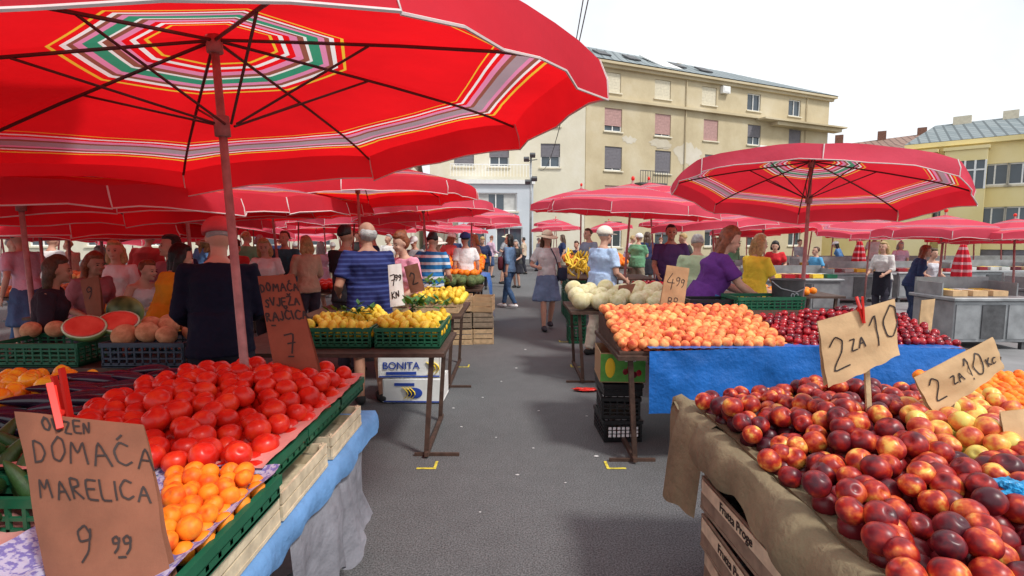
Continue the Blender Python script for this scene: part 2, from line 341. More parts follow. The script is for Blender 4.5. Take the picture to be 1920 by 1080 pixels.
q=[fa.P(-.1,.6,e),fa.P(Lr+.6,.6,e),fa.P(Lr+.6,-11.5,e),fa.P(-.1,-11.5,e),fa.P(-.1,-5,19.1),fa.P(Lr-10,-5,18.9)]
g.add(q,[(0,1,5,4),(1,2,5),(2,3,4,5),(0,4,3)]); part('roof',g,RF,B)
Mx=Matrix.Rotation(math.atan2(fa.u.y,fa.u.x),3,'Z')@Matrix.Rotation(R_(30),3,'X')
for px,py in [(1150,112),(1207,117),(1295,126),(1345,138)]:
    u,_=fa.hit(px,py); z=17.4; o=.6-(z-e)/2.95*5.6; g=G(); g.box(fa.P(u,o,z+.08),(1.2,1.4,.12),Mx=Mx); part('skylight',g,MT['dsteel'],B)
u,_=fa.hit(1268,124); g=G(); g.box(fa.P(u,.6-1.45/2.95*5.6,17.65),(2.2,4.0,.1),Mx=Mx); part('roof_hatch',g,MT['white'],B)
for uu,oo in [(9,-6),(1.5,-6),(14,-6)]:
    g=G(); fa.box(g,uu,uu+.6,oo,oo+.5,18.2,19.2); part('chimney',g,ST1,B)
for px,py in [(1357,170),(1110,150),(1425,280)]:
    u,z=fa.hit(px,py); g=G(); fa.box(g,u-.45,u+.45,.02,.4,z-.32,z+.32); fa.box(g,u-.3,u+.3,.4,.43,z-.22,z+.22); part('air_conditioner',g,MT['white'],B,bev=.03)
u0,z=fa.hit(1190,330); u1,_=fa.hit(1240,330); g=G(); z0=z-.6
for k in range(12): g.bar(fa.P(u0+(u1-u0)*k/11,.8,z0),fa.P(u0+(u1-u0)*k/11,.8,z0+1),.04)
g.bar(fa.P(u0,.8,z0+1),fa.P(u1,.8,z0+1),.06); fa.box(g,u0,u1,.01,.85,z0-.15,z0); part('balcony',g,MT['dsteel'],B)
for px,py,a,b_ in [(1290,288,1.6,.9),(1240,270,1.2,.4),(1380,330,1.2,.5),(1180,262,.7,.3)]:
    g=G(); u,z=fa.hit(px,py); n=40; pts=[fa.P(u+a*math.cos(2*PI*k/n)*(1+.6*noise.noise(V((math.cos(2*PI*k/n)*2,math.sin(2*PI*k/n)*2,px)))),.012+.002*(px%3),z+b_*math.sin(2*PI*k/n)*(1+.8*noise.noise(V((math.cos(2*PI*k/n)*3,px,math.sin(2*PI*k/n)*3))))) for k in range(n)]
    g.add(pts,[tuple(range(n))]); part('bare_plaster_patch',g,STP,B)
for uu in (10.4,26.0):
    g=G(); g.tube([fa.P(uu,.12,15.8),fa.P(uu,.12,2)],.06,6); part('downpipe',g,ST1,B)
fb=Fac((-6.6,43.5),(6.0,44.6)); B=thing('corner_building','cream building with a balcony partly hidden by the big umbrella','building',(-6.6,43.5,0))
hs=[];wl=[]
for px,zc,f in [(870,8.3,.9),(936,8.3,.6),(1032,8.3,.55),(870,11.4,.5),(936,11.4,.4),(1032,11.6,.5)]:
    h=hole(fb,px,300,zc,1.6,1.9);hs.append(h);wl.append((h,f))
fb.wall(B,-.1,13.4,11,hs,ST2)
for h,f in wl: fb.window(B,h,sh=MT['shutd'],f=f)
u0,z=fb.hit(845,325);u1,_=fb.hit(990,325); z0=z-.35; g=G()
for k in range(26): g.bar(fb.P(u0+(u1-u0)*k/25,1.1,z0),fb.P(u0+(u1-u0)*k/25,1.1,z0+.95),.035)
g.bar(fb.P(u0,1.1,z0+.95),fb.P(u1,1.1,z0+.95),.06); part('balcony_railing',g,MT['white'],B)
g=G(); fb.box(g,u0-.1,u1+.1,.01,1.2,z0-.25,z0); part('balcony_slab',g,ST2,B)
g=G(); fb.box(g,-.3,fb.L,.004,.4,13.1,13.398); part('cornice',g,ST2,B)
g=G(); q=[fb.P(-.2,.5,13.42),fb.P(fb.L,.5,13.42),fb.P(fb.L,-11,13.42),fb.P(-.2,-11,13.42),fb.P(3,-5,15.5),fb.P(fb.L,-5,15.5)]; g.add(q,[(0,1,5,4),(1,2,5),(2,3,4,5),(0,4,3)]); part('roof',g,RF,B)
fc=Fac((-4.0,40),(1.6,40.4)); B=thing('annex_building','pale grey two storey annex with a wide triple window above the far umbrellas','building',(-4,40,0))
h=[(1.2,4.4,3.6,4.95),(.4,2.0,.3,2.4),(2.8,4.8,.3,2.4)]
fc.wall(B,-.1,5.9,3.2,h,ST4)
for hh in h: fc.window(B,hh)
g=G(); fc.box(g,-.1,fc.L+.1,.004,.2,5.6,5.9); part('parapet',g,MT['white'],B)
for a in (1.32,3.4):
    g=G(); fc.box(g,a,a+.95,-.205,-.2,3.7,4.85); part('curtain',g,MT['curtain'],B)
fy=Fac((27.2,37.3),(35.5,29.6)); B=thing('yellow_building','bright yellow building with bay windows and grey roof at the right','building',(27.2,37.3,0))
hs=[];wl=[]
for px,w_ in [(1762,1.1),(1863,1.4),(1915,1.4)]:
    for zc in (5.6,2.9,.2,-2.5):
        h=hole(fy,px,350,zc,w_,1.35);hs.append(h);wl.append((h,0 if zc>4 else .5*(random.random()>.4)))
fy.wall(B,-4,7.75,11,hs,ST3,u1=fy.L+4)
for h,f in wl: fy.window(B,h,sh=MT['shutd'],f=f)
ub,_=fy.hit(1808,350); ub2,_=fy.hit(1722,350)
for u_,w_ in ((ub,1.05),(ub2,.9)):
    g=G(); fy.box(g,u_-w_,u_+w_,.005,.9,-4,4.7); fy.box(g,u_-w_,u_+w_,.005,.9,6.5,7.2); fy.box(g,u_-w_-.08,u_+w_+.08,.005,1.02,7.2,7.4); fy.box(g,u_-w_,u_+w_,.005,.6,4.7,6.5)
    bay=part('bay',g,ST3,B)
    g=G(); fy.box(g,u_-w_+.05,u_+w_-.05,.605,.8,4.7,6.5); kid('pane',g,MT['glass'],bay)
    g=G()
    for k in range(5): uu=u_-w_+.05+(2*w_-.1)*k/4; fy.box(g,uu-.05,uu+.05,.8,.92,4.7,6.5)
    fy.box(g,u_-w_,u_+w_,.8,.9,5.85,5.95); kid('frame',g,MT['white'],bay)
g=G(); fy.box(g,-.2,fy.L+4.2,.01,.4,7.6,7.9); part('cornice',g,ST3,B)
g=G(); L2=fy.L+4.2; q=[fy.P(-.2,.4,7.92),fy.P(L2,.4,7.92),fy.P(L2,-12,7.92),fy.P(-.2,-12,7.92),fy.P(1,-4,9.7),fy.P(L2,-4,9.7)]; g.add(q,[(0,1,5,4),(1,2,5),(2,3,4,5),(0,4,3)]); part('roof',g,RF,B)
for uu,w_ in [(2,1.0),(4.6,.8),(7.3,1.4),(9.5,.9)]:
    g=G(); fy.box(g,uu,uu+w_,-4.2,-3.6,9.4,10.1); part('chimney',g,MT['shutw'],B)
fz=Fac((33,60),(45,52)); B=thing('low_house','low house with brown tiled roof between the beige and yellow buildings','building',(33,60,0))
fz.wall(B,-4,9.8,9,[(1,2.4,7,8.5),(4,5.4,7,8.5),(7,8.4,7,8.5)],ST3)
for k in (1,4,7): fz.window(B,(k,k+1.4,7,8.5))
g=G(); q=[fz.P(-.3,.5,9.82),fz.P(fz.L+1,.5,9.82),fz.P(fz.L+1,-10,9.82),fz.P(-.3,-10,9.82),fz.P(0,-4,12.0),fz.P(fz.L,-4,12.8)]; g.add(q,[(0,1,5,4),(1,2,5),(2,3,4,5),(0,4,3)]); part('roof',g,RFB,B)
for uu in (2,6,9.5): 
    g=G(); fz.box(g,uu,uu+.8,-4.3,-3.7,12,13.2); part('chimney',g,MT['brick'],B)
fz=Fac((45,56),(62,40)); B=thing('grey_roofed_house','long house with blue grey roof and chimneys behind the yellow building','building',(45,56,0))
fz.wall(B,-4,9.6,9,[],ST3)
g=G(); q=[fz.P(-.3,.5,9.62),fz.P(fz.L+1,.5,9.62),fz.P(fz.L+1,-10,9.62),fz.P(-.3,-10,9.62),fz.P(0,-4,12.6),fz.P(fz.L,-4,12.6)]; g.add(q,[(0,1,5,4),(1,2,5),(2,3,4,5),(0,4,3)]); part('roof',g,RF,B)
for uu in (1,4,8,12,15): 
    g=G(); fz.box(g,uu,uu+1,-4.3,-3.7,12.1,13.4); part('chimney',g,MT['shutw'],B)
fz=Fac((-60,38),(-7.5,41)); B=thing('long_low_building','long dim building along the far left side behind the umbrellas','building',(-60,38,0))
fz.wall(B,-.1,7,8,[(k*4+.5,k*4+2.3,1,2.6) for k in range(12)],ST2)
for k in range(12): fz.window(B,(k*4+.5,k*4+2.3,1,2.6))
g=G(); q=[fz.P(0,.4,7),fz.P(fz.L,.4,7),fz.P(fz.L,-8,7),fz.P(0,-8,7),fz.P(0,-4,9),fz.P(fz.L,-4,9)]; g.add(q,[(0,1,5,4),(1,2,5),(2,3,4,5),(0,4,3)]); part('roof',g,RFB,B)
g=G(); g.box((22,21.85,.45),(28,.25,.9)); solo('parapet_wall',g,M('parapet_stone',(.2,.2,.19),.85),'low grey parapet wall along the right edge of the terrace','wall')
pb=V((aty(995,440,34).x,34,0)); P_=thing('street_lamp','tall grey lamp post with floodlights and cameras at the end of the lane','street lamp',pb)
g=G(); g.tube([pb,pb+V((0,0,6.6))],[.09,.06],10); part('post',g,MT['steel'],P_,True)
for dx,dz in ((-.28,6.5),(.1,6.75),(.22,5.3),(-.2,5.1)):
    g=G(); g.box(pb+V((dx,-.1,dz)),(.34,.3,.24),Mx=Matrix.Rotation(.5,3,'X')); part('floodlight',g,MT['dsteel'],P_,bev=.02)
g=G(); g.bar(pb+V((-.4,0,6.4)),pb+V((.4,0,6.5)),.05); g.bar(pb+V((-.3,0,5.2)),pb+V((.3,0,5.2)),.05); part('crossarm',g,MT['dsteel'],P_)
for a,b_,l in [((1120,0),(1010,318),'overhead cable hanging down from the top of the frame past the beige building'),((1107,0),(1040,200),'second thinner overhead cable just left of the first')]:
    p=aty(a[0],a[1]-80,9); q=aty(b_[0],b_[1],33); g=G(); g.tube([p.lerp(q,t/12)-V((0,0,1.2*math.sin(PI*t/12))) for t in range(13)],.012,5); solo('overhead_cable',g,MT['cabl'],l,'cable')
# ---------------------------------------------------------------- umbrellas
def umb_geo(R,rise,val,rot,T,seed=0,ex=1.02,pr=.005):
    cs=[V((R*math.cos(rot+k*PI/4),R*math.sin(rot+k*PI/4),0)) for k in range(8)]
    nt_,ns=8,6; can=G(); uvs=[]; pip=G(); W_=ns+1
    def pt(k,t,s_):
        p=cs[k].lerp(cs[(k+1)%8],s_)*t; z=-rise*(t**ex)+.0*s_-.012*4*s_*(1-s_)*t*t+.008*noise.noise(V((p.x*2.5+seed,p.y*2.5,0)))
        # edges droop at the ribs, panels pull slightly tight between them
        z-=.05*(t**6)*(abs(2*s_-1)**3)
        return V((p.x,p.y,z))
    for k in range(8):
        vs=[];fs=[]
        for i in range(nt_+1):
            for j in range(ns+1): vs.append(pt(k,i/nt_,j/ns)); 
        for i in range(nt_):
            for j in range(ns):
                a=i*W_+j; fs.append((a,a+1,a+1+W_,a+W_)); uvs+=[.9*i/nt_,.9*i/nt_,.9*(i+1)/nt_,.9*(i+1)/nt_]
        can.add(vs,fs)
        vs=[];fs=[]
        for i in range(3):
            for j in range(ns+1):
                s_=j/ns; e=pt(k,1,s_); o=V((e.x,e.y,0)).normalized(); t=i/2
                vs.append(e+o*(.02*t+.07*t*noise.noise(V((k*3+s_*3,seed,t))))+V((0,0,-val*t*(1-.12*abs(2*s_-1)**2+.2*noise.noise(V((k*5+s_*2.5,seed,0)))))))
        for i in range(2):
            for j in range(ns): a=i*W_+j; fs.append((a,a+1,a+1+W_,a+W_)); uvs+=[.95]*4
        can.add(vs,fs); last=vs[2*W_:]
        pip.tube([vs[0],vs[W_]]+last+[vs[2*W_-1],vs[W_-1]],pr,5)
    ribs=[];struts=[]
    for k in range(8):
        r=G(); c=cs[k]; r.tube([V((c.x*t,c.y*t,-rise*(t**ex)-.025-.05*t**6)) for t in (.02,.25,.5,.75,.88,.99)],.008,5); ribs.append(r)
        s_=G(); s_.tube([V((c.x*.02,c.y*.02,-.40)),V((c.x*.42,c.y*.42,-rise*(.42**ex)-.03))],.006,5); struts.append(s_)
    for q in [can,pip]+ribs+struts: q.v=[T@p for p in q.v]
    return can,uvs,pip,ribs,struts
def umbrella(label,apex,R,rise=.42,val=.17,rot=.39,slope=(0,0),mat=None,group=None,detail=2,lean=None):
    apex=V(apex); n=V((-slope[0],-slope[1],1)).normalized(); q=V((0,0,1)).rotation_difference(n).to_matrix().to_4x4()
    T=Matrix.Translation(apex)@q
    if lean: n=V((-lean[0],-lean[1],1)).normalized()
    base=apex-n*(apex.z/n.z)
    root=thing('market_umbrella',label,'umbrella',base,group)
    can,uvs,pip,ribs,struts=umb_geo(R,rise,val,rot,T,seed=apex.x*3)
    o=part('canopy',can,mat or CAN,root,True); uvl=o.data.uv_layers.new(name='UVMap')
    for i,u in enumerate(uvs): uvl.data[i].uv=(u,0)
    kid('piping',pip,MT['piping'],o)
    g=G(); g.tube([base,apex-n*1.9,apex+n*.06],[.021,.021,.017],10); 
    g.tube([apex-n*.36,apex-n*.45],.034,10); g.tube([apex-n*.0,apex-n*.08],.035,10); part('pole',g,MT['pole'],root,True)
    for r in ribs: part('rib',r,MT['rib'],root)
    if detail>1:
        for r in struts: part('strut',r,MT['rib'],root)
    g=G(); g.tube([base,base+V((0,0,.06)),base+V((0,0,.07)),base+V((0,0,.22))],[.22,.21,.05,.04],16); part('base',g,MT['dsteel'],root)
    g=G(); g.ell(apex+n*.08,(.03,.03,.04),nu=8,nv=6); part('finial',g,MT['redp'],root,True)
    return root
umbrella('large red umbrella with striped underside filling the upper left, over the tomatoes',(-1.345,2.5,2.56),1.69,.32,.18,R_(38),(.12,.03),lean=(.045,0))
umbrella('red umbrella whose rim overlaps the big one from above at the upper left corner',(-3.5,1.9,3.12),1.7,.33,.17,R_(20),(0.0,0))
umbrella('red umbrella over the watermelon stall at the left edge',(-3.75,4.1,2.3),1.55,.33,.16,R_(12),(0.03,0))
umbrella('red umbrella leaning over the peach stall, in front of the beige building',(aty(1522,298,5.6).x,5.6,2.45),1.36,.23,.15,R_(20),(-.13,-.12),CANF,lean=(-.03,-.02))
umbrella('red umbrella with striped edge behind the man in the striped shirt',(aty(668,325,7.2).x,7.2,2.68),1.58,.36,.17,R_(10),(.03,.0))
umbrella('red umbrella over the melon stall, right of the lane',(aty(1186,345,8.6).x,8.6,2.5),1.36,.32,.16,R_(22),(-.06,.02),CANF)
umbrella('dim red umbrella behind the man in the pink cap',(aty(345,380,5.6).x,5.6,2.36),1.6,.33,.16,R_(15),(0.03,0.02))
umbrella('dim red umbrella between the navy jacket man and the striped shirt man',(aty(505,370,8.0).x,8.0,2.42),1.5,.33,.16,R_(30),(0.06,0.03))
umbrella('dim red umbrella at the left edge over the stooping shoppers',(aty(70,400,6.6).x,6.6,2.15),1.6,.33,.16,R_(5),(0.02,0))
umbrella('low red umbrella behind the watermelons, left of the woman in mustard',(aty(190,420,7.6).x,7.6,2.2),1.35,.33,.16,R_(25),(-0.05,0.03))
umbrella('red umbrella tilted over the third left stall behind the woman in pink',(aty(790,372,10.0).x,10.0,2.55),1.3,.33,.16,R_(5),(0.08,-0.03),CANF)
umbrella('pale red umbrella at right standing before the yellow building, nearest the metal counters',(aty(1772,420,9.0).x,9.0,2.02),1.02,.24,.14,R_(12),(-.03,0),CANF)
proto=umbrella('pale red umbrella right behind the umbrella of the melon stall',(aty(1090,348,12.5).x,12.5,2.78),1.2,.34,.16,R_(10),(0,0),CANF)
def far(px,d,za,rz,label,group=None,sc=1.,tl=.1):
    o=copytree(proto); x=aty(px,440,d).x; o.location=(x,d,0); o.rotation_euler=(random.uniform(-tl,tl),random.uniform(-tl,tl),rz); k=za/2.78; o.scale=(sc,sc,k); o['label']=label
    if group: o['group']=group
    return o
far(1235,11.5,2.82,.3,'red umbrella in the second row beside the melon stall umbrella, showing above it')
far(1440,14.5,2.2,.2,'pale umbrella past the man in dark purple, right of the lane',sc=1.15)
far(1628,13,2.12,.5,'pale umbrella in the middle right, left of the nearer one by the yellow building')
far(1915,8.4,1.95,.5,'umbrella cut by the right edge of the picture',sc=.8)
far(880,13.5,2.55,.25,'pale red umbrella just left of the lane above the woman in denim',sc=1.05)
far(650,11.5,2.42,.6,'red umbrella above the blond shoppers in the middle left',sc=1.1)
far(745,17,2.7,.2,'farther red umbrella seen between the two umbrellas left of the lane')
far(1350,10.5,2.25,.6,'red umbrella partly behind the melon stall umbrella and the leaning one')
random.seed(3)
LF='rows of umbrellas at the far left'
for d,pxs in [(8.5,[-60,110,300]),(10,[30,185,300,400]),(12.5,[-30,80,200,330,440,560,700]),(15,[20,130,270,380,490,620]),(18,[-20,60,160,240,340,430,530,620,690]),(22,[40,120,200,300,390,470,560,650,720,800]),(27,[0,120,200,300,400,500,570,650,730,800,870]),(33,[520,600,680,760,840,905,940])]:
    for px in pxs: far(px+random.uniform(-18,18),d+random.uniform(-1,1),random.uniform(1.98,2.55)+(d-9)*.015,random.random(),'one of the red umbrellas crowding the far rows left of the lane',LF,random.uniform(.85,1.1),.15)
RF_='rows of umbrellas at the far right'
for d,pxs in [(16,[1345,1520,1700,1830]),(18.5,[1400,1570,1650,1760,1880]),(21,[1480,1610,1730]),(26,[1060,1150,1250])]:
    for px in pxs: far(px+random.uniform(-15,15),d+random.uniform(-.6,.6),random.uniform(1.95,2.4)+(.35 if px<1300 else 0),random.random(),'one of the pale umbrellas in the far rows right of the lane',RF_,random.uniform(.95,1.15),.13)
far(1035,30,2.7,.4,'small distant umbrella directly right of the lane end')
FCM=stripemat('folded_canvas',(.55,.02,.035),(.6,.3,.32),.16,.65)
def folded(px,d,zt,label):
    b=V((aty(px,440,d).x,d,0)); root=thing('folded_umbrella',label,'umbrella',b); g=G(); rings=[]
    for i in range(12):
        t=i/11; r=.04+.11*math.sin(min(1,t*1.1)*PI*.6)*(1-.15*t); rings.append([b+V((math.cos(a)*r*(1+.3*math.cos(a*8)),math.sin(a)*r*(1+.3*math.cos(a*8)),zt-t*.9)) for a in [2*PI*k/40 for k in range(40)]])
    g.loft(rings); part('canopy',g,FCM,root,True)
    g=G(); g.tube([b,b+V((0,0,zt+.08))],.022,8); part('pole',g,MT['pole'],root); g=G(); g.tube([b,b+V((0,0,.08))],.2,12); part('base',g,MT['dsteel'],root)
folded(1613,14.5,1.55,'folded striped umbrella between the boy in blue and the woman in a vest')
folded(1808,11.5,1.5,'folded striped umbrella at right behind the metal counter')
# ---------------------------------------------------------------- tables, crates
def table(label,x0,x1,y0,y1,z,mat=None):
    mat=mat or MT['dwood']; root=thing('market_table',label,'table',((x0+x1)/2,(y0+y1)/2,0))
    g=G(); g.box(((x0+x1)/2,(y0+y1)/2,z-.015),(x1-x0,y1-y0,.03)); part('tabletop',g,mat,root)
    for x in (x0+.1,x1-.1):
        for y in (y0+.06,y1-.06):
            g=G(); g.bar((x,y,z-.03),(x+(.05 if x<(x0+x1)/2 else -.05),y,0),.035); part('leg',g,mat,root)
        g=G(); q=x+(.04 if x<(x0+x1)/2 else -.04); g.bar((q,y0+.0,.03),(q,y1,.03),.03); g.bar((x-.14,y0+.06,.012),(x+.2,y0+.06,.012),.022); part('foot_bar',g,mat,root)
    return root
def crate(label,c,d,mat,rz=0,group=None,name='plastic_crate',cat='crate',slats=4,lid=True):
    w_,l,h=d; c=V(c); root=thing(name,label,cat,c,group); root.rotation_euler=(0,0,rz); t=.012
    g=G(); g.box((0,0,.008),(w_,l,.012)); kid('base',g,mat,root)
    for nm,ax,sg in (('side_panel',0,-1),('side_panel',0,1),('end_panel',1,-1),('end_panel',1,1)):
        g=G(); L=l if ax==0 else w_; off=(w_ if ax==0 else l)/2-t/2
        def bx(u,z,su,sz,tt=t,o2=0):
            if ax==0: g.box((sg*(off+o2),u,z),(tt,su,sz))
            else: g.box((u,sg*(off+o2),z),(su-2*t-.002,tt,sz))
        if name=='plastic_crate':
            bx(0,h-.015,L+.01,.03,t*1.6,.003); bx(0,.02,L,.028)
            n=max(4,int(L/.055))
            for k in range(n+1): bx(-L/2+.012+(L-.024)*k/n,h/2,.014,h-.04)
            for k in range(1,slats): bx(0,.02+(h-.04)*k/slats,L,.012,t*.8)
        elif name=='wooden_crate':
            n=2 if h<.16 else 3; hh=(h-.01)/n
            for k in range(n): bx(0,.01+hh*(k+.5),L,hh*.82,t*.7)
            for u in (-L/2+.02,L/2-.02): bx(u,h/2,.035,h,t*.7,-t*.9)
        else: bx(0,h/2,L,h-.004,.006)
        kid(nm,g,mat,root)
    if name=='cardboard_box' and lid:
        g=G(); g.box((0,0,h-.004),(w_-.03,l-.03,.006)); kid('lid',g,mat,root)
    return root
COUNT={}; EXTRA={}
def heap(name,label,cat,group,meshes,xr,yr,h,r,sp=None,ok=None,jit=.16,under=True,undermat=None,sq=1,zn=.3):
    sp=sp or 1.86*r; y=yr[0]; row=0; n=0; ug=G()
    while y<=yr[1]:
        x=xr[0]+(sp/2 if row%2 else 0)
        while x<=xr[1]:
            X=x+random.uniform(-jit,jit)*sp; Y=y+random.uniform(-jit,jit)*sp
            if ok is None or ok(X,Y):
                Z=h(X,Y)+random.uniform(-zn*.8,zn)*r
                if COUNT.get(name,0)<290:
                    o=D.objects.new(name,random.choice(meshes)); C.objects.link(o); k=r*random.uniform(.86,1.1)
                    o.scale=(k,k,k*sq); o.location=(X,Y,Z); o.rotation_euler=(random.uniform(-.9,.9),random.uniform(-.9,.9),random.uniform(0,6.28))
                    tag(o,label,cat,group); COUNT[name]=COUNT.get(name,0)+1
                else: EXTRA.setdefault(name,(G(),meshes[0].materials[0]))[0].ell((X,Y,Z),(r,r,r*.95),nu=10,nv=7)
                n+=1
                if under: ug.ell((x+sp/2,y+sp*.3,h(x,y)-r*1.35),(r,r,r),nu=8,nv=5)
            x+=sp
        y+=sp*.87; row+=1
    if under and ug.v: solo(name,ug,undermat,None,None,kind='stuff',smooth=True)['label']='deeper layer of the heap under the topmost fruit'
    return n
def fmesh(name,mat,fn,nu=20,nv=13):
    g=G(); g.ell((0,0,0),(1,1,1),nu=nu,nv=nv,fn=fn); return g.mesh(name,mat,True)
def f_tom(p):
    a=math.atan2(p.y,p.x); s=math.hypot(p.x,p.y); k=1+.012*math.cos(a*5)*s; d=.16*math.exp(-(s/.26)**2) if p.z>0 else -.04*math.exp(-(s/.3)**2)
    return V((p.x*k,p.y*k,p.z*.9-d))
def f_peach(p):
    a=math.atan2(p.y,p.x); s=math.hypot(p.x,p.y); c=.09*math.exp(-(a/.22)**2)*s; d=.25*math.exp(-(s/.28)**2) if p.z>0 else 0
    return V((p.x*(1-c),p.y*(1-c),p.z*.95-d))
def f_lem(p): return V((p.x*.78,p.y*.78,p.z*(1.0+.18*abs(p.z)**6)))
def f_mel(p):
    a=math.atan2(p.y,p.x); k=1-.035*abs(math.cos(a*5))**6; return V((p.x*k,p.y*k,p.z*.92))
def f_pep(p):
    a=math.atan2(p.y,p.x); k=(1+.14*abs(math.cos(a*1.5)))*(.8+.2*p.z); return V((p.x*k*.75,p.y*k*.75,p.z*1.05-.25*math.exp(-(math.hypot(p.x,p.y)/.3)**2)*(p.z>0)))
def f_aub(p): return V((p.x*(.3-.09*p.z)+.18*p.z*p.z,p.y*(.3-.09*p.z),p.z*1.15))
TOM=[fmesh('tomato',F['tomato'],f_tom,24,16)]; NEC=[fmesh('nectarine',F['nect'],f_peach,24,16)]; NEY=[fmesh('nectarine_yellow',F['necty'],f_peach,22,14)]
PEA=[fmesh('peach',F['peach'],f_peach,16,10)]; APR=[fmesh('apricot',F['apricot'],f_peach,20,14)]; PLU=[fmesh('plum',F['plum'],f_peach,10,7)]
LEM=[fmesh('lemon',F['lemon'],f_lem,12,9)]; MEL=[fmesh('melon',F['melon'],f_mel,30,12)]; PML=[fmesh('tan_melon',F['pmelon'],f_mel,24,12)]
PEP=[fmesh('pepper',F['pepper'],f_pep,16,12)]; AUB=[fmesh('aubergine',F['aub'],f_aub,12,14)]; ORA=[fmesh('orange_fruit',F['apricot'],None,10,7)]; ART=[fmesh('artichoke',F['arti'],f_tom,12,8)]
SF={'A':[[(0,0),(.33,1),(.68,0)],[(.12,.38),(.56,.4)]],'B':[[(0,0),(0,1),(.45,.9),(.45,.6),(0,.52),(.55,.42),(.5,.05),(0,0)]],'C':[[(.6,.85),(.3,1),(0,.6),(.05,.15),(.35,0),(.62,.15)]],
'D':[[(0,0),(0,1),(.45,.85),(.62,.45),(.4,.08),(0,0)]],'E':[[(.55,1),(0,1),(0,0),(.58,0)],[(0,.52),(.45,.55)]],'I':[[(.1,0),(.1,1)]],'J':[[(.45,1),(.45,.2),(.25,0),(0,.15)]],'K':[[(0,0),(0,1)],[(.5,1),(0,.45),(.55,0)]],
'L':[[(0,1),(0,0),(.5,0)]],'M':[[(0,0),(.08,1),(.38,.4),(.7,1),(.8,0)]],'N':[[(0,0),(.03,1),(.5,0),(.55,1)]],'O':[[(.3,1),(0,.6),(.08,.1),(.38,0),(.62,.4),(.5,.9),(.3,1)]],'R':[[(0,0),(0,1),(.45,.9),(.45,.6),(0,.5),(.55,0)]],
'S':[[(.55,.88),(.3,1),(.03,.78),(.5,.38),(.35,.02),(0,.12)]],'U':[[(0,1),(.03,.2),(.28,0),(.5,.2),(.52,1)]],'V':[[(0,1),(.3,0),(.6,1)]],'Z':[[(0,1),(.55,1),(0,0),(.6,0)]],
'1':[[(0,.7),(.22,1),(.22,0)]],'2':[[(0,.75),(.2,1),(.48,.8),(.4,.5),(0,0),(.6,.04)]],'4':[[(.35,1),(0,.4),(.6,.42)],[(.45,.65),(.4,0)]],'7':[[(0,.95),(.55,1),(.2,0)],[(.1,.5),(.5,.52)]],'9':[[(.5,.75),(.3,1),(.02,.8),(.1,.52),(.5,.62),(.5,.95),(.42,.3),(.15,0)]],'0':[[(.3,1),(0,.6),(.08,.1),(.32,0),(.55,.4),(.48,.88),(.3,1)]],'-':[[(0,.5),(.5,.5)]],'.':[[(0,0),(.06,0)]]}
SF['Ć']=SF['C']+[[(.25,1.12),(.45,1.3)]]
for a,b_ in (('Č','C'),('Ž','Z')): SF[a]=SF[b_]+[[(.12,1.32),(.3,1.12),(.48,1.32)]]
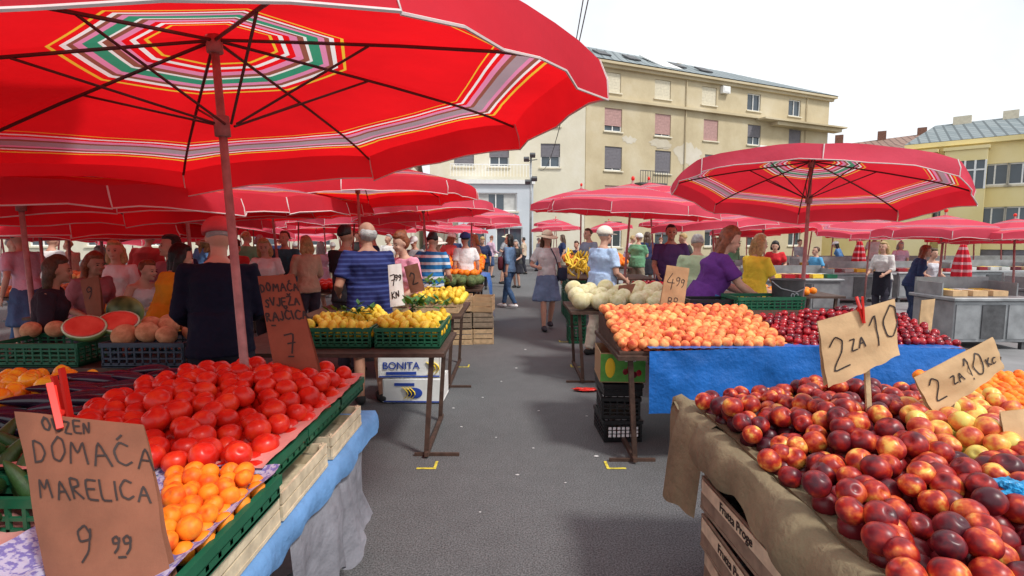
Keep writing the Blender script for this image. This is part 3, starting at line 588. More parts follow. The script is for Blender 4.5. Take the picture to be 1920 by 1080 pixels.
def paper(name,label,cat,cor,mat,texts=(),curl=.02,wd=.006,pin=None,stick=None,pinlen=.16,fold=True,group=None):
    TL,TR,BR,BL=[V(c) for c in cor]; nrm=(TR-TL).cross(BL-TL).normalized()
    if nrm.y>0: nrm=-nrm
    W_=(TR-TL).length; H_=(BL-TL).length
    def f(u,v,o=0):
        p=TL.lerp(TR,u).lerp(BL.lerp(BR,u),v); return p+nrm*(curl*math.sin(u*PI)*(.4+.6*v)+.04*W_*noise.noise(V((u*3,v*4,TL.x*9)))+o)+V((0,0,.012*W_*math.sin(u*23)*(v>.98)))
    g=G(); n=14
    for side in (0,1):
        o=0 if side==0 else -.004
        vs=[f(i/n,j/n,o-(0 if side==0 else .03*(j/n) if fold else 0)) for j in range(n+1) for i in range(n+1)]
        fs=[(j*(n+1)+i,j*(n+1)+i+1,(j+1)*(n+1)+i+1,(j+1)*(n+1)+i) for j in range(n) for i in range(n)]
        g.add(vs,fs)
    root=solo(name,g,mat,label,cat,group,True)
    for (s_,u0,v0,h_) in texts:
        g=G(); x=u0*W_; hh=h_*H_
        for ch in s_:
            rz=random.uniform(-.1,.1); k=random.uniform(.9,1.1); dv=random.uniform(-.06,.06)*hh
            for st in SF[ch]:
                pts=[]
                for a,b_ in zip(st,st[1:]):
                    for q in range(4): pts.append((a[0]+(b_[0]-a[0])*q/4,a[1]+(b_[1]-a[1])*q/4))
                pts.append(st[-1])
                pts=[pts[0]]+[((pts[i-1][0]+2*pts[i][0]+pts[i+1][0])/4,(pts[i-1][1]+2*pts[i][1]+pts[i+1][1])/4) for i in range(1,len(pts)-1)]+[pts[-1]]
                pp=[]
                for (a,b_) in pts: 
                    a,b_=a*k-b_*rz,b_*k+a*rz; pp.append(((x+a*hh*.8)/W_,v0-(b_*hh+dv)/H_))
                for (a0,b0),(a1,b1) in zip(pp,pp[1:]):
                    dx,dy=(a1-a0)*W_,(b1-b0)*H_; l=math.hypot(dx,dy) or 1; ex,ey=dx/l*wd*.4,dy/l*wd*.4; nx,ny=-dy/l*wd/2,dx/l*wd/2
                    q=[(a0*W_-ex+nx,b0*H_-ey+ny),(a1*W_+ex+nx,b1*H_+ey+ny),(a1*W_+ex-nx,b1*H_+ey-ny),(a0*W_-ex-nx,b0*H_-ey-ny)]
                    g.add([f(c/W_,d/H_,.0025) for c,d in q],[(0,1,2,3)])
            x+=hh*(.8*max(p[0] for st in SF[ch] for p in st)+.22)
        sub('handwriting',g,MT['ink'],root)
    if pin is not None:
        g=G(); c=f(pin[0],pin[1]); up=(TL-BL).normalized()
        for s_ in (-1,1):
            g.bar(c+nrm*(.010)+up*-.03,c+nrm*(.006+s_*.012)+up*(pinlen-.03)+V((s_*.004,0,0)),.014,.006)
        g.tube([c+up*.02+V((-.01,0,0)),c+up*.02+V((.01,0,0))],.007,8)
        sub('clothespin',g,MT['redp'],root)
    if stick is not None:
        g=G(); g.bar(stick[0],stick[1],.022,.008); sub('stick',g,MT['wood'],root)
    return root
def cloth(name,label,cat,prof,y0,y1,mat,amp=.03,fr=3,n=60,group=None):
    g=G(); vs=[]; m_=len(prof)
    for i in range(n+1):
        y=y0+(y1-y0)*i/n
        for j,(x,z) in enumerate(prof):
            t=j/(m_-1); o=amp*t*(noise.noise(V((y*fr,t*1.2,x)))*1.4+.5*noise.noise(V((y*fr*2.7,t*2,3))))
            dz=amp*t*1.3*noise.noise(V((y*fr*1.3,7,1)))
            vs.append((x+o,y,z+dz))
    g.add(vs,[(i*m_+j,i*m_+j+1,(i+1)*m_+j+1,(i+1)*m_+j) for i in range(n) for j in range(m_-1)])
    return solo(name,g,mat,label,cat,group,True)
# =============== LEFT: tomato stall
table('long dark table under the tomato and apricot crates',-2.9,-.74,.7,2.75,.72)
cloth('blue_cloth','light blue cloth over the aisle edge of the tomato table','cloth',[(-1.0,.726),(-.735,.728),(-.722,.70),(-.715,.665),(-.72,.635)],1.0,2.78,MT['bluecl'],.02,5)
cloth('grey_sheet','grey sheet hanging below the blue cloth of the tomato stall','cloth',[(-.77,.69),(-.745,.62),(-.735,.5),(-.74,.36),(-.73,.24)],1.7,2.62,MT['greycl'],.07,5)
for y,l in ((1.42,'nearest pale wooden crate under the green tomato crates'),(1.86,'second pale wooden crate under the green tomato crates'),(2.34,'farthest pale wooden crate under the green tomato crates')):
    crate(l,(-.99,y,.732),(.5,.42,.1),MT['woodw'],0,name='wooden_crate')
crate('pale wooden crate under the apricots beside the clipped price paper',(-1.02,.98,.732),(.5,.38,.1),MT['woodw'],0,name='wooden_crate')
GG='green crates holding tomatoes'
for x in (-1.0,-1.42):
    for y in (1.83,2.24,2.62): crate('shallow green plastic crate full of tomatoes on the front left table',(x,y-.03,.835),(.41,.39,.075),MT['green'],0,GG,slats=2)
crate('green plastic crate holding the apricots beside the brown price paper',(-.945,1.32,.833),(.43,.58,.075),MT['green'],slats=2)
crate('green crate at the bottom left corner behind the brown price paper',(-1.5,1.3,.735),(.5,.5,.13),MT['green'],slats=2)
def liner(label,x0,x1,y0,y1,z,mat,amp=.012):
    g=G(); n=24; vs=[]
    for i in range(n+1):
        for j in range(n+1):
            u,v=i/n,j/n; x=x0+(x1-x0)*u;y=y0+(y1-y0)*v; e=max(abs(u-.5),abs(v-.5))*2
            vs.append((x+.012*noise.noise(V((x*9,y*9,0))),y,z+amp*noise.noise(V((x*14,y*14,2)))+.022*(e**8)))
    g.add(vs,[(i*(n+1)+j,i*(n+1)+j+1,(i+1)*(n+1)+j+1,(i+1)*(n+1)+j) for i in range(n) for j in range(n)])
    return solo('liner_paper',g,mat,label,'paper',smooth=True)
liner('pink liner paper under the tomatoes',-1.7,-.785,1.62,2.78,.908,MT['pinkp'])
liner('printed purple and white cloth under the apricots',-1.2,-.738,1.03,1.64,.905,MT['purplecl'])
hT=lambda x,y:.945+.085*math.exp(-((x+1.3)/.42)**2-((y-2.3)/.5)**2)+.02*noise.noise(V((x*5,y*5,0)))-.015
heap('tomato','ripe red tomato in the large heap on the front left stall','tomato','tomatoes heaped on the front left stall',TOM,(-1.68,-.84),(1.64,2.74),hT,.0465,.0885,ok=lambda x,y:not(x<-1.32 and y<1.85),undermat=F['tomato'],zn=.55,jit=.22)
heap('apricot','orange apricot in the crate beside the brown price paper','apricot','apricots in the front left crate',APR,(-1.1,-.775),(1.06,1.6),lambda x,y:.935,.028,.052,ok=lambda x,y:x>-.66*y-.03,undermat=F['apricot'],zn=.5)
heap('aubergine','dark aubergine lying in the row left of the tomatoes','aubergine','aubergines beside the tomatoes',AUB,(-2.12,-1.74),(2.05,2.78),lambda x,y:.93,.1,.1,under=False)
for o in D.objects:
    if o.name.startswith('aubergine') and o.type=='MESH': o.rotation_euler=(R_(80)+random.uniform(-.2,.2),0,random.uniform(-.5,.5)-1.0)
crate('green crate of aubergines on the front left stall',(-1.95,2.4,.735),(.5,.8,.14),MT['green'],slats=2)
crate('green crate of yellow peppers at the left end of the front stall',(-2.45,2.4,.735),(.48,.8,.14),MT['green'],slats=2)
heap('yellow_pepper','orange yellow pepper heaped at the left end of the front stall','pepper','yellow peppers on the front left stall',PEP,(-2.65,-2.2),(1.95,2.75),lambda x,y:.93,.055,.09,undermat=F['pepper'])
ZUC=[fmesh('courgette',M('courgette_skin',(.03,.08,.02),.4),f_aub,12,12)]
heap('courgette','dark green courgette at the left edge in front of the peppers','courgette','courgettes at the left edge',ZUC,(-2.1,-1.5),(1.45,1.9),lambda x,y:.89,.09,.08,under=False)
liner('pink liner paper on the table at the left edge',-2.4,-1.3,1.0,1.95,.76,MT['pinkp'])
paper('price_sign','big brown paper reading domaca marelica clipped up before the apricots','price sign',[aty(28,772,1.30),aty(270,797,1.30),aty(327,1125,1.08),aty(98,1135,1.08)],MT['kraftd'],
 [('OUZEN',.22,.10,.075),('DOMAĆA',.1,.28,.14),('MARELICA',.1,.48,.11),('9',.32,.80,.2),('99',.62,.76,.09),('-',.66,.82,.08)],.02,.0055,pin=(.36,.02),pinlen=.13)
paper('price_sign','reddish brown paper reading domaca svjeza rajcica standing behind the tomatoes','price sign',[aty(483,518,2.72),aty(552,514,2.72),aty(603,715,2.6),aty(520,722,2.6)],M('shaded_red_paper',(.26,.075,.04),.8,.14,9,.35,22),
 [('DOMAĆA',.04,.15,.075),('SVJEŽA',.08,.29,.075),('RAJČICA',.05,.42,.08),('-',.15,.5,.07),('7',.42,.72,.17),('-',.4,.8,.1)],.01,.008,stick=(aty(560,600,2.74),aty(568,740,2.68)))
g=G(); a=aty(115,690,1.9); g.bar(a,a+V((.03,0,-.3)),.022,.01); g.bar(a+V((-.03,.0,-.03)),a+V((.02,0,-.3)),.02,.01); solo('clothespin',g,MT['redp'],'tall red peg standing behind the brown price paper at lower left','clothespin')
# =============== LEFT 2: lemon stall
table('dark trestle table under the green crates of lemons',-2.2,-.50,3.85,4.75,.80)
for x,y,l in ((-.80,4.2,'green crate of lemons at the aisle corner of the second left stall'),(-1.33,4.2,'green crate of lemons second from the aisle on the second left stall'),(-.80,4.58,'green crate behind the corner crate of lemons'),(-1.33,4.58,'green crate behind the second crate of lemons')):
    crate(l,(x,y,.803),(.5,.37,.16),MT['green'],0,slats=4)
heap('lemon','yellow lemon in the green crates of the second left stall','lemon','lemons in the second left stall',LEM,(-1.54,-.58),(4.05,4.72),lambda x,y:.975+.04*math.sin(x*9)*math.sin(y*7),.042,.08,ok=lambda x,y:abs(x+1.065)>.04,undermat=F['lemon'])
def leaves(label,cx,cy,cz,n,sp,sc=.07):
    g=G()
    for _ in range(n):
        p=V((cx+random.gauss(0,sp),cy+random.gauss(0,sp*.6),cz+random.uniform(-.01,.05))); a=random.uniform(0,6.28); d=V((math.cos(a),math.sin(a),random.uniform(-.2,.9))).normalized(); s_=d.cross(V((0,0,1))).normalized(); q=random.uniform(.7,1.3)*sc
        g.add([p,p+d*q*.5+s_*q*.22+V((0,0,.006)),p+d*q,p+d*q*.5-s_*q*.22+V((0,0,.006))],[(0,1,2,3)])
    return solo('leaf_sprig',g,MT['leaf'],label,'leaves')
leaves('green leaf sprig on the lemons in the crate nearest the aisle',-.85,4.5,1.04,26,.05,.13); leaves('green leaves scattered over the lemons left of the corner crate',-1.3,4.4,1.02,30,.13,.1); leaves('green leaves at the far end of the lemon crates',-.7,4.7,1.04,22,.06,.12)
def textmesh(s_,size,mtx,mat,parent,name='lettering'):
    cu=D.curves.new('t','FONT'); cu.body=s_; cu.size=size; cu.align_x='CENTER'; cu.align_y='CENTER'; cu.offset=size*.012; cu.extrude=.0008
    o=D.objects.new('t',cu); C.objects.link(o); dg=bpy.context.evaluated_depsgraph_get(); me=D.meshes.new_from_object(o.evaluated_get(dg)); D.objects.remove(o)
    me.materials.clear(); me.materials.append(mat); me.transform(mtx)
    q=D.objects.new(name,me); C.objects.link(q); q.parent=parent; return q
def onface(c,rx=90,rz=0): return Matrix.Translation(V(c))@Matrix.Rotation(R_(rz),4,'Z')@Matrix.Rotation(R_(rx),4,'X')
def bbox(label,z,d,x,y,top,rz):
    r=crate(label,(x,y,z),d,MT['white'],rz,name='cardboard_box',cat='box'); r.name='printed_box'
    yf=-d[1]/2-.002
    if top: textmesh('BONITA',.1,onface((-.08,yf-.004,.12)),MT['navyp'],r)
    g=G(); g.box((-.08,yf-.001,.045 if top else .185),(.3 if top else .2,.002,.03)); kid('printed_panel',g,MT['navyp'],r)
    g=G(); g.box((0,yf-.001,.012),(d[0]-.02,.002,.014)); kid('printed_stripe',g,MT['navyp'],r)
    if not top: 
        g=G(); g.ell((.02,yf-.002,.10),(.08,.003,.055)); kid('printed_disc',g,MT['navyp'],r,True)
    for s_ in range(3):
        g=G(); pts=[V(((.17 if top else -.1)+s_*.035+.06*math.sin(t*.6+.2),yf-.006-.001*s_,.04+.12*t/5)) for t in range(6)]; g.tube(pts,[(.004,.003),(.014,.003),(.02,.003),(.02,.003),(.014,.003),(.004,.003)],6); kid('printed_banana',g,MT['yel'],r)
    return r
bx=aty(771,705,5.2).x
bbox('upper white banana box with blue print stacked under the lemon stall',.255,(.62,.4,.22),bx-.03,5.42,True,.04); bbox('lower white banana box with blue print standing on the asphalt',.01,(.6,.4,.235),bx+.02,5.38,False,-.03)
table('dark table of the third left stall behind the lemons',-2.3,-.55,5.7,7.0,.8)
for x in (-.85,-1.4): crate('wooden crate of lemons on the third left stall',(x,6.2,.803),(.5,.6,.13),MT['wood'],0,'wooden lemon crates on the third left stall',name='wooden_crate')
heap('lemon','yellow lemon heaped on the third left stall under the white price card','lemon','lemons on the third left stall',LEM,(-1.6,-.62),(5.9,6.6),lambda x,y:1.0,.045,.085,undermat=F['lemon'])
leaves('green leaves on the lemons of the third left stall',-.95,6.3,1.08,40,.15,.13)
for k,(x,y,z) in enumerate([(-.78,8.3,.0),(-.78,8.3,.26),(-.78,8.3,.52),(-.45,8.35,.0),(-.45,8.35,.26),(-.45,8.35,.5)]):
    crate(('bottom','middle','top')[k%3]+' wooden fruit crate of the '+('left' if k<3 else 'right')+' pile by the artichoke stall',(x,y,z),(.32,.42,.24),MT['woodd'] if k in(1,4) else MT['wood'] if k!=5 else MT['card'],random.uniform(-.1,.1),name='wooden_crate')
table('table of the artichoke stall left of the lane',-2.4,-.5,8.6,9.6,.8)
heap('artichoke','dark green artichoke in rows on the stall past the stacked wooden crates','artichoke','artichokes on the left stall',ART,(-2.1,-.55),(8.7,9.5),lambda x,y:.92,.085,.16,under=False)
table('far table of orange fruit left of the lane',-2.6,-.6,11.5,12.6,.85)
heap('orange_fruit','orange fruit piled on the far stall left of the lane','fruit','orange fruit on the far left stall',ORA,(-2.4,-.65),(11.5,12.5),lambda x,y:.97+.2*(y-11.5),.065,.12,under=False)
heap('lemon','yellow lemon in the far stall left of the lane','lemon','lemons on the far left stall',LEM,(-1.6,-.65),(12.6,13.0),lambda x,y:1.2,.065,.13,under=False)
cloth('blue_cloth','bright blue cloth hanging from the stall beside the woman in denim','cloth',[(-.6,.95),(-.45,.93),(-.40,.7),(-.38,.4),(-.36,.12)],9.7,10.9,MT['tarp'],.06,3)
table('table under the bright blue cloth left of the lane',-2.0,-.5,9.8,10.9,.9)
heap('orange_fruit','orange fruit on the blue draped table left of the lane','fruit','fruit on the blue draped table',ORA,(-1.8,-.6),(9.9,10.8),lambda x,y:.98,.065,.12,under=False)
table('dark table of the watermelon stall at left',-4.2,-1.95,3.5,4.3,.78)
crate('dark green crate under the cut watermelons',(-3.2,3.7,.785),(.6,.4,.16),MT['green'],0); crate('dark blue crate of round tan melons on the left stall',(-2.45,3.7,.785),(.55,.45,.17),MT['navyb'],0,slats=3)
heap('round_melon','round tan melon in the dark blue crate on the left stall','melon','tan melons on the left stall',PML,(-2.66,-2.2),(3.6,3.95),lambda x,y:1.0,.074,.155,under=False)
heap('round_melon','round tan melon behind the cut watermelon at far left','melon','tan melons at far left',PML,(-3.5,-3.3),(3.85,3.95),lambda x,y:.98,.075,.16,under=False)
def wmel(px,py,d,r,tilt,label,half=True):
    c=aty(px,py,d); root=thing('watermelon',label,'watermelon',c); Mx=Matrix.Rotation(tilt,3,'X')@Matrix.Rotation(random.uniform(-.3,.3),3,'Y')
    g=G(); g.ell(c,(r*1.15,r*.85,r),Mx,20,12,fn=(lambda p:V((p.x,p.y,min(p.z,.0)))) if half else None); part('rind',g,F['wmelon'],root,True)
    if half:
        g=G(); g.ell(c,(r*1.13,r*.835,.004),Mx,24,6); part('rim',g,F['wrim'],root,True); g=G(); g.ell(c+Mx@V((0,0,.004)),(r*1.04,r*.75,.006),Mx,24,6); part('flesh',g,F['wflesh'],root,True)
wmel(158,612,3.6,.12,R_(42),'red cut watermelon half facing the lane at left'); wmel(222,602,3.7,.12,R_(38),'paler cut watermelon half beside the first'); wmel(235,583,4.2,.12,0,'whole dark watermelon behind the cut ones',False)
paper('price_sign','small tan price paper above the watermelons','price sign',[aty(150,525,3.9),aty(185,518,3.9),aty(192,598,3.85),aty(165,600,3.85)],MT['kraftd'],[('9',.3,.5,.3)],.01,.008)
paper('price_sign','tall white price card in front of the striped shirt man','price sign',[aty(727,497,4.95),aty(752,494,4.95),aty(758,572,4.9),aty(732,576,4.9)],MT['paperw'],[('7',.2,.5,.25),('99',.5,.4,.13),('KN',.2,.8,.14)],.01,.01)
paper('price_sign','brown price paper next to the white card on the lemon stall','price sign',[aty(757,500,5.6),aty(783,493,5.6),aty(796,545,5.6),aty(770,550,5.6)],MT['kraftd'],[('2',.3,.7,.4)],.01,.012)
# =============== RIGHT 1: nectarine stall
table('long table under the khaki cloth and nectarines',.86,3.2,.4,2.55,.80)
cloth('khaki_cloth','khaki cloth draped over the aisle edge of the nectarine table','cloth',[(1.3,.805),(.92,.815),(.87,.85),(.82,.84),(.80,.79),(.79,.74),(.795,.69)],.35,2.3,MT['khaki'],.045,3.6,90)
cloth('khaki_cloth','khaki cloth corner hanging low at the far end of the nectarine table','cloth',[(1.0,.817),(.90,.83),(.86,.853),(.815,.83),(.79,.74),(.775,.6),(.765,.44)],2.2,2.62,MT['khaki'],.06,4,40)
g=G(); vs=[];n=60;prof=[(2.5,.822),(2.58,.842),(2.625,.80),(2.635,.7),(2.625,.56)]
for i in range(n+1):
    x=.8+2.3*i/n
    for j,(y,z) in enumerate(prof):
        t=j/4; o=.05*t*noise.noise(V((x*3.2,t,9))); vs.append((x,y+o,z))
g.add(vs,[(i*5+j,i*5+j+1,(i+1)*5+j+1,(i+1)*5+j) for i in range(n) for j in range(4)]); solo('khaki_cloth',g,MT['khaki'],'khaki cloth hem rolled along the far edge of the nectarine table','cloth',smooth=True)
g=G(); g.box((2.0,1.5,.828),(2.2,2.1,.02)); solo('tray_board',g,MT['khaki'],'cloth covered board beneath the nectarines','board')
hN=lambda x,y:.885+.10*math.exp(-((x-1.45)/.45)**2-((y-1.9)/.75)**2)+.04*noise.noise(V((x*4.5,y*4.5,1)))
yel_=lambda x,y:(x>.78*y-.02+.05*math.sin(y*9) and y>1.66)
vis=lambda x,y:x<.99*y+.2 and x>.88
heap('nectarine','dark red nectarine in the large heap on the front right stall','nectarine','nectarines heaped on the front right stall',NEC,(.9,2.3),(1.12,2.5),hN,.0395,.0735,ok=lambda x,y:vis(x,y) and not yel_(x,y),undermat=F['nect'],jit=.32,zn=.75)
heap('yellow_nectarine','yellow blushed nectarine to the right of the dark red heap','nectarine','yellow nectarines on the front right stall',NEY,(1.1,2.7),(1.62,2.5),lambda x,y:hN(x,y)+.015,.038,.072,ok=lambda x,y:yel_(x,y) and x<.97*y+.2 and not (x>2.2),undermat=F['necty'],jit=.28,zn=.6)
heap('apricot','small orange apricot at the right edge behind the yellow nectarines','apricot','apricots at the right edge',APR,(2.2,2.8),(2.25,2.9),lambda x,y:.9,.027,.054,undermat=F['apricot'])
paper('price_sign','kraft paper sign reading 2 za 10 on a stick in the nectarines','price sign',[aty(1533,603,2.0),aty(1676,560,2.0),aty(1686,664,1.97),aty(1552,727,1.97)],MT['kraft'],[('2',.1,.82,.58),('ZA',.36,.60,.17),('10',.64,.66,.52)],.015,.0055,pin=(.55,.10),pinlen=.1,stick=(aty(1622,640,2.03),aty(1632,818,1.98)))
paper('price_sign','second kraft paper sign reading 2 za 10 lying tilted at right','price sign',[aty(1713,708,1.98),aty(1860,632,1.98),aty(1882,690,1.94),aty(1752,778,1.94)],MT['kraft'],[('2',.1,.8,.65),('ZA',.36,.62,.22),('10',.54,.78,.6),('KC',.82,.7,.2)],.015,.005,stick=(aty(1790,720,2.01),aty(1775,800,1.96)))
paper('paper_bag','open kraft paper bag cut by the right edge above the nectarines','paper bag',[aty(1878,772,1.72),aty(1960,760,1.72),aty(1960,890,1.68),aty(1885,892,1.68)],MT['kraft'],(),.02)
g=G(); c=atz(1905,925,.96); g.ell(c,(.075,.05,.03),nu=40,nv=22,fn=lambda q:q*(1+.5*noise.noise(q*2.6)+.3*noise.noise(q*6))); solo('plastic_bag',g,MT['bluebag'],'crumpled bright blue plastic bag on the nectarines at right','bag')
for k,(x,y,z,rz) in enumerate([(1.0,1.86,.50,.05),(.99,1.84,.34,.02),(1.0,1.85,.18,-.03),(.96,1.88,.02,0.05)]):
    r=crate(['topmost printed wooden crate of dark fruit under the nectarine table','second printed wooden crate under the nectarine table','third printed wooden crate under the nectarine table','lowest wooden crate under the nectarine table'][k],(x,y,z),(.36,.66,.15),MT['woodd'],rz,name='wooden_crate')
    if k<3:
        g=G(); g.box((-.1865,0,.112),(.003,.6,.055)); kid('printed_panel',g,MT['woodw'],r)
        textmesh('Frutta Proge',.05,onface((-.190,.0,.112),90,-90),MT['ink'],r)
    g=G(); 
    for i in range(5):
        for j in range(9): g.ell((-.13+.065*i+.01*(j%2),-.26+.065*j,.08),(.036,.036,.036),nu=8,nv=6)
    kid('fruit_filling',g,MT['black'],r,True)['kind']='stuff'
# =============== RIGHT 2: peach stall
table('dark trestle table under the peaches and blue tarp',.76,3.5,3.75,4.85,.80)
g=G(); vs=[]; n=70; m_=9
for i in range(n+1):
    x=.98+2.25*i/n
    for j in range(m_):
        t=j/(m_-1); y=3.74-.035*t-.07*t*noise.noise(V((x*1.8,t*1.2,0)))-.025*noise.noise(V((x*6,t*3,2)))*t; z=.86-.45*t-.02*math.sin(x*2); vs.append((x,y,z))
g.add(vs,[(i*m_+j,i*m_+j+1,(i+1)*m_+j+1,(i+1)*m_+j) for i in range(n) for j in range(m_-1)])
vs=[(.98+2.25*i/n,y,.862+.004*(i%2)) for i in range(n+1) for y in (3.74,3.9)]; g.add(vs,[(2*i,2*i+1,2*i+3,2*i+2) for i in range(n)])
solo('blue_tarp',g,MT['tarp'],'wrinkled blue tarp hanging in front of the peach table','tarp',smooth=True)
hP=lambda x,y:.875+.16*max(0,min(1,(y-3.85)/.7))
g=G(); vs=[(.78,3.8,.82),(3.35,3.8,.82),(3.35,4.75,1.0),(.78,4.75,1.0),(.78,3.8,.803),(3.35,3.8,.803),(3.35,4.75,.803),(.78,4.75,.803)]; g.add(vs,[(0,1,2,3),(4,7,6,5),(0,4,5,1),(1,5,6,2),(2,6,7,3),(3,7,4,0)]); solo('display_board',g,MT['dwood'],'sloped wooden display board under the peaches','board')
heap('peach','orange pink peach in rows above the blue tarp','peach','peaches on the second right stall',PEA,(.8,2.02),(3.84,4.7),hP,.041,.077,jit=.09,undermat=F['peach'])
heap('plum','small dark red plum heaped right of the peaches','plum','plums on the second right stall',PLU,(2.1,3.3),(3.88,4.5),lambda x,y:hP(x,y)+.02*math.sin(x*5)-.005,.03,.062,undermat=F['plum'],zn=.5)
crate('green plastic crate in front of the woman in purple',(2.35,4.98,.95),(.62,.35,.16),MT['green'],.05,slats=4); crate('black crate beside the metal bucket',(1.85,5.05,.935),(.4,.3,.14),MT['black'],0,slats=3)
bc=aty(1474,590,5.1); bc.z=.97
g=G(); g.tube([bc,bc+V((0,0,.26)),bc+V((0,0,.28))],[.12,.145,.155],24,cap=False); g.tube([bc+V((0,0,.02)),bc+V((0,0,.25))],[.115,.14],24); 
bk=solo('metal_bucket',g,MT['dsteel'],'grey metal bucket standing on the stall right of the woman in purple','bucket',smooth=True)
g=G(); g.tube([bc+V((-.15,0,.26)),bc+V((-.11,-.1,.2)),bc+V((0,-.16,.17)),bc+V((.11,-.1,.2)),bc+V((.15,0,.26))],.006,6); sub('handle',g,MT['steel'],bk)
textmesh('02',.08,Matrix.Translation(V((0,-.143,.13)))@Matrix.Rotation(R_(84),4,'X'),MT['steel'],bk,'number')
table('small table carrying the metal bucket and green crates',1.6,3.0,4.9,5.4,.93)
paper('price_sign','tan price paper reading 4 99 standing behind the peaches','price sign',[aty(1250,497,4.75),aty(1293,503,4.75),aty(1280,590,4.7),aty(1236,584,4.7)],M('tan_paper',(.42,.25,.13),.8,.15,9,.4,20,dist=.008),[('4',.1,.5,.32),('99',.5,.42,.18),('BR',.3,.85,.18)],.015,.006,stick=(aty(1265,560,4.78),aty(1262,600,4.76)))
p0=atz(1168,833,0)
for k,z in enumerate((0,.19,.38)):
    r=crate(('lowest black plastic crate with white label by the lane','middle black plastic crate in the stack by the lane','top black plastic crate under the open fruit box')[k],(p0.x,p0.y+.25,z),(.31,.42,.18 if k<2 else .1),MT['black'],(.04,-.06,.02)[k],slats=4)
    if k==0:
        g=G()
        for i in range(7):
            for j in range(3): g.box((-.11+.036*i,-.216-.005,.06+.03*j),(.024,.003,.022))
        kid('label_grid',g,MT['plate'],r)
r=crate('open printed fruit box with green and red pictures on the black crates',(p0.x-.0,p0.y+.22,.5),(.36,.42,.24),MT['card'],-.05,name='cardboard_box',cat='box',lid=False); r.name='fruit_box'
g=G(); g.box((0,-.2115,.12),(.352,.003,.22)); kid('printed_side',g,MT['greenpr'],r)
textmesh('BIO',.06,onface((.06,-.216,.19)),MT['plate'],r)
g=G(); g.ell((-.1,-.214,.12),(.04,.003,.08)); kid('printed_fruit',g,MT['yel'],r,True)
for i in range(4):
    g=G(); g.ell((.02+.035*i,-.214,.09+.03*math.sin(i*2)),(.022,.003,.026)); kid('printed_berry',g,F['plum'],r,True)
table('dark table under the cantaloupes right of the lane',.66,1.95,5.9,6.9,.82)
heap('cantaloupe','pale cantaloupe melon piled on the third right stall','melon','cantaloupes on the third right stall',MEL,(.78,1.85),(6.0,6.75),lambda x,y:.915+.1*(y-6.0),.105,.21,under=False,jit=.08)
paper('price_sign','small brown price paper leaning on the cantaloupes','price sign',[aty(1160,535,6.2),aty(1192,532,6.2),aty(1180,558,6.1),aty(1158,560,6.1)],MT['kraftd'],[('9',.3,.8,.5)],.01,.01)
for x,y,z,l in ((1.02,8.4,.0,'lower green crate behind the old man by the lane'),(1.02,8.4,.28,'middle green crate behind the old man by the lane'),(1.02,8.4,.56,'upper green crate behind the old man by the lane')): crate(l,(x,y,z),(.26,.42,.26),MT['green'],0)
table('table of bananas and mangoes right of the lane',1.1,2.8,10.3,11.6,.85)
def f_ban(p): return V((p.x*.22+.5*(1-p.z*p.z)*.6,p.y*.22,p.z))
BAN=[fmesh('banana',F['lemon'],f_ban,8,9)]
heap('banana','yellow banana heaped on the stall beyond the woman in the sun hat','banana','bananas beyond the woman in the sun hat',BAN,(1.15,2.0),(10.3,11.5),lambda x,y:.97+.3*(y-10.3),.11,.13,under=False)
table('table of red fruit behind the cantaloupes',1.75,2.9,7.1,8.0,.84)
heap('red_apple','red fruit heaped behind the cantaloupes','fruit','red fruit behind the cantaloupes',[fmesh('red_fruit',F['plum'],f_peach,10,7)],(1.8,2.8),(7.2,7.9),lambda x,y:.9+.12*(y-7.2),.04,.085,undermat=F['plum'])
for k,(x,y) in enumerate(((1.25,10.4),(1.25,10.95),(1.25,11.5))):
    for z in (0,.28,.56): crate('green plastic crate stacked along the banana stall at the lane',(x,y,z),(.32,.44,.26),MT['green'],0,'green crates along the banana stall')
table('far stall table right of the lane with boxes',1.3,3.0,13.2,14.5,.9)
heap('orange_fruit','orange fruit on the far stall right of the lane','fruit','orange fruit on the far right stall',ORA,(1.4,2.9),(13.3,14.4),lambda x,y:1.0+.15*(y-13.3),.07,.14,under=False)
table('table behind the woman in yellow',2.6,4.6,7.3,8.1,.84)
heap('orange_fruit','small orange fruit on the table behind the woman in yellow','fruit','orange fruit behind the woman in yellow',ORA,(3.4,4.2),(7.4,7.9),lambda x,y:.9,.05,.1,under=False)
def counter(label,px,d,w_,dp=.8):
    b=V((aty(px,500,d).x,d,0)); r=thing('market_counter',label,'counter',b)
    g=G(); g.box(b+V((0,0,.42)),(w_,dp,.6)); part('cabinet',g,MT['steel'],r,bev=.01)
    g=G(); g.box(b+V((0,0,.75)),(w_+.1,dp+.1,.05)); part('worktop',g,MT['steel'],r,bev=.01)
    for sx in (-1,1):
        for sy in (-1,1): g=G(); g.box(b+V((sx*(w_/2-.06),sy*(dp/2-.06),.06)),(.06,.06,.12)); part('leg',g,MT['dsteel'],r)
    for k in range(3):
        g=G(); g.box(b+V((-w_/3+w_/3*k,-dp/2-.008,.42)),(w_/3-.05,.012,.5)); part('cabinet_door',g,MT['dsteel'] if k==1 else MT['steel'],r)
    g=G(); g.box(b+V((0,dp/2-.02,.9)),(w_,.03,.25)); g.box(b+V((-w_/2+.015,.1,.87)),(.02,dp-.3,.2)); g.box(b+V((w_/2-.015,.1,.87)),(.02,dp-.3,.2)); part('splash_guard',g,MT['steel'],r)
    for k in range(int(w_/.3)):
        for j in range(2):
            g=G(); cc=b+V((-w_/2+.2+.3*k,-.15+.25*j,.82)); g.box(cc,(.22,.2,.08)); part('goods_tray',g,random.choice([MT['curtain'],MT['kraft'],F['lemon'],MT['green'],F['plum']]),r)
    return r
counter('nearest grey metal counter at the right edge of the market',1825,8.1,1.15); counter('grey metal counter cut by the right edge',1985,9.2,1.2)
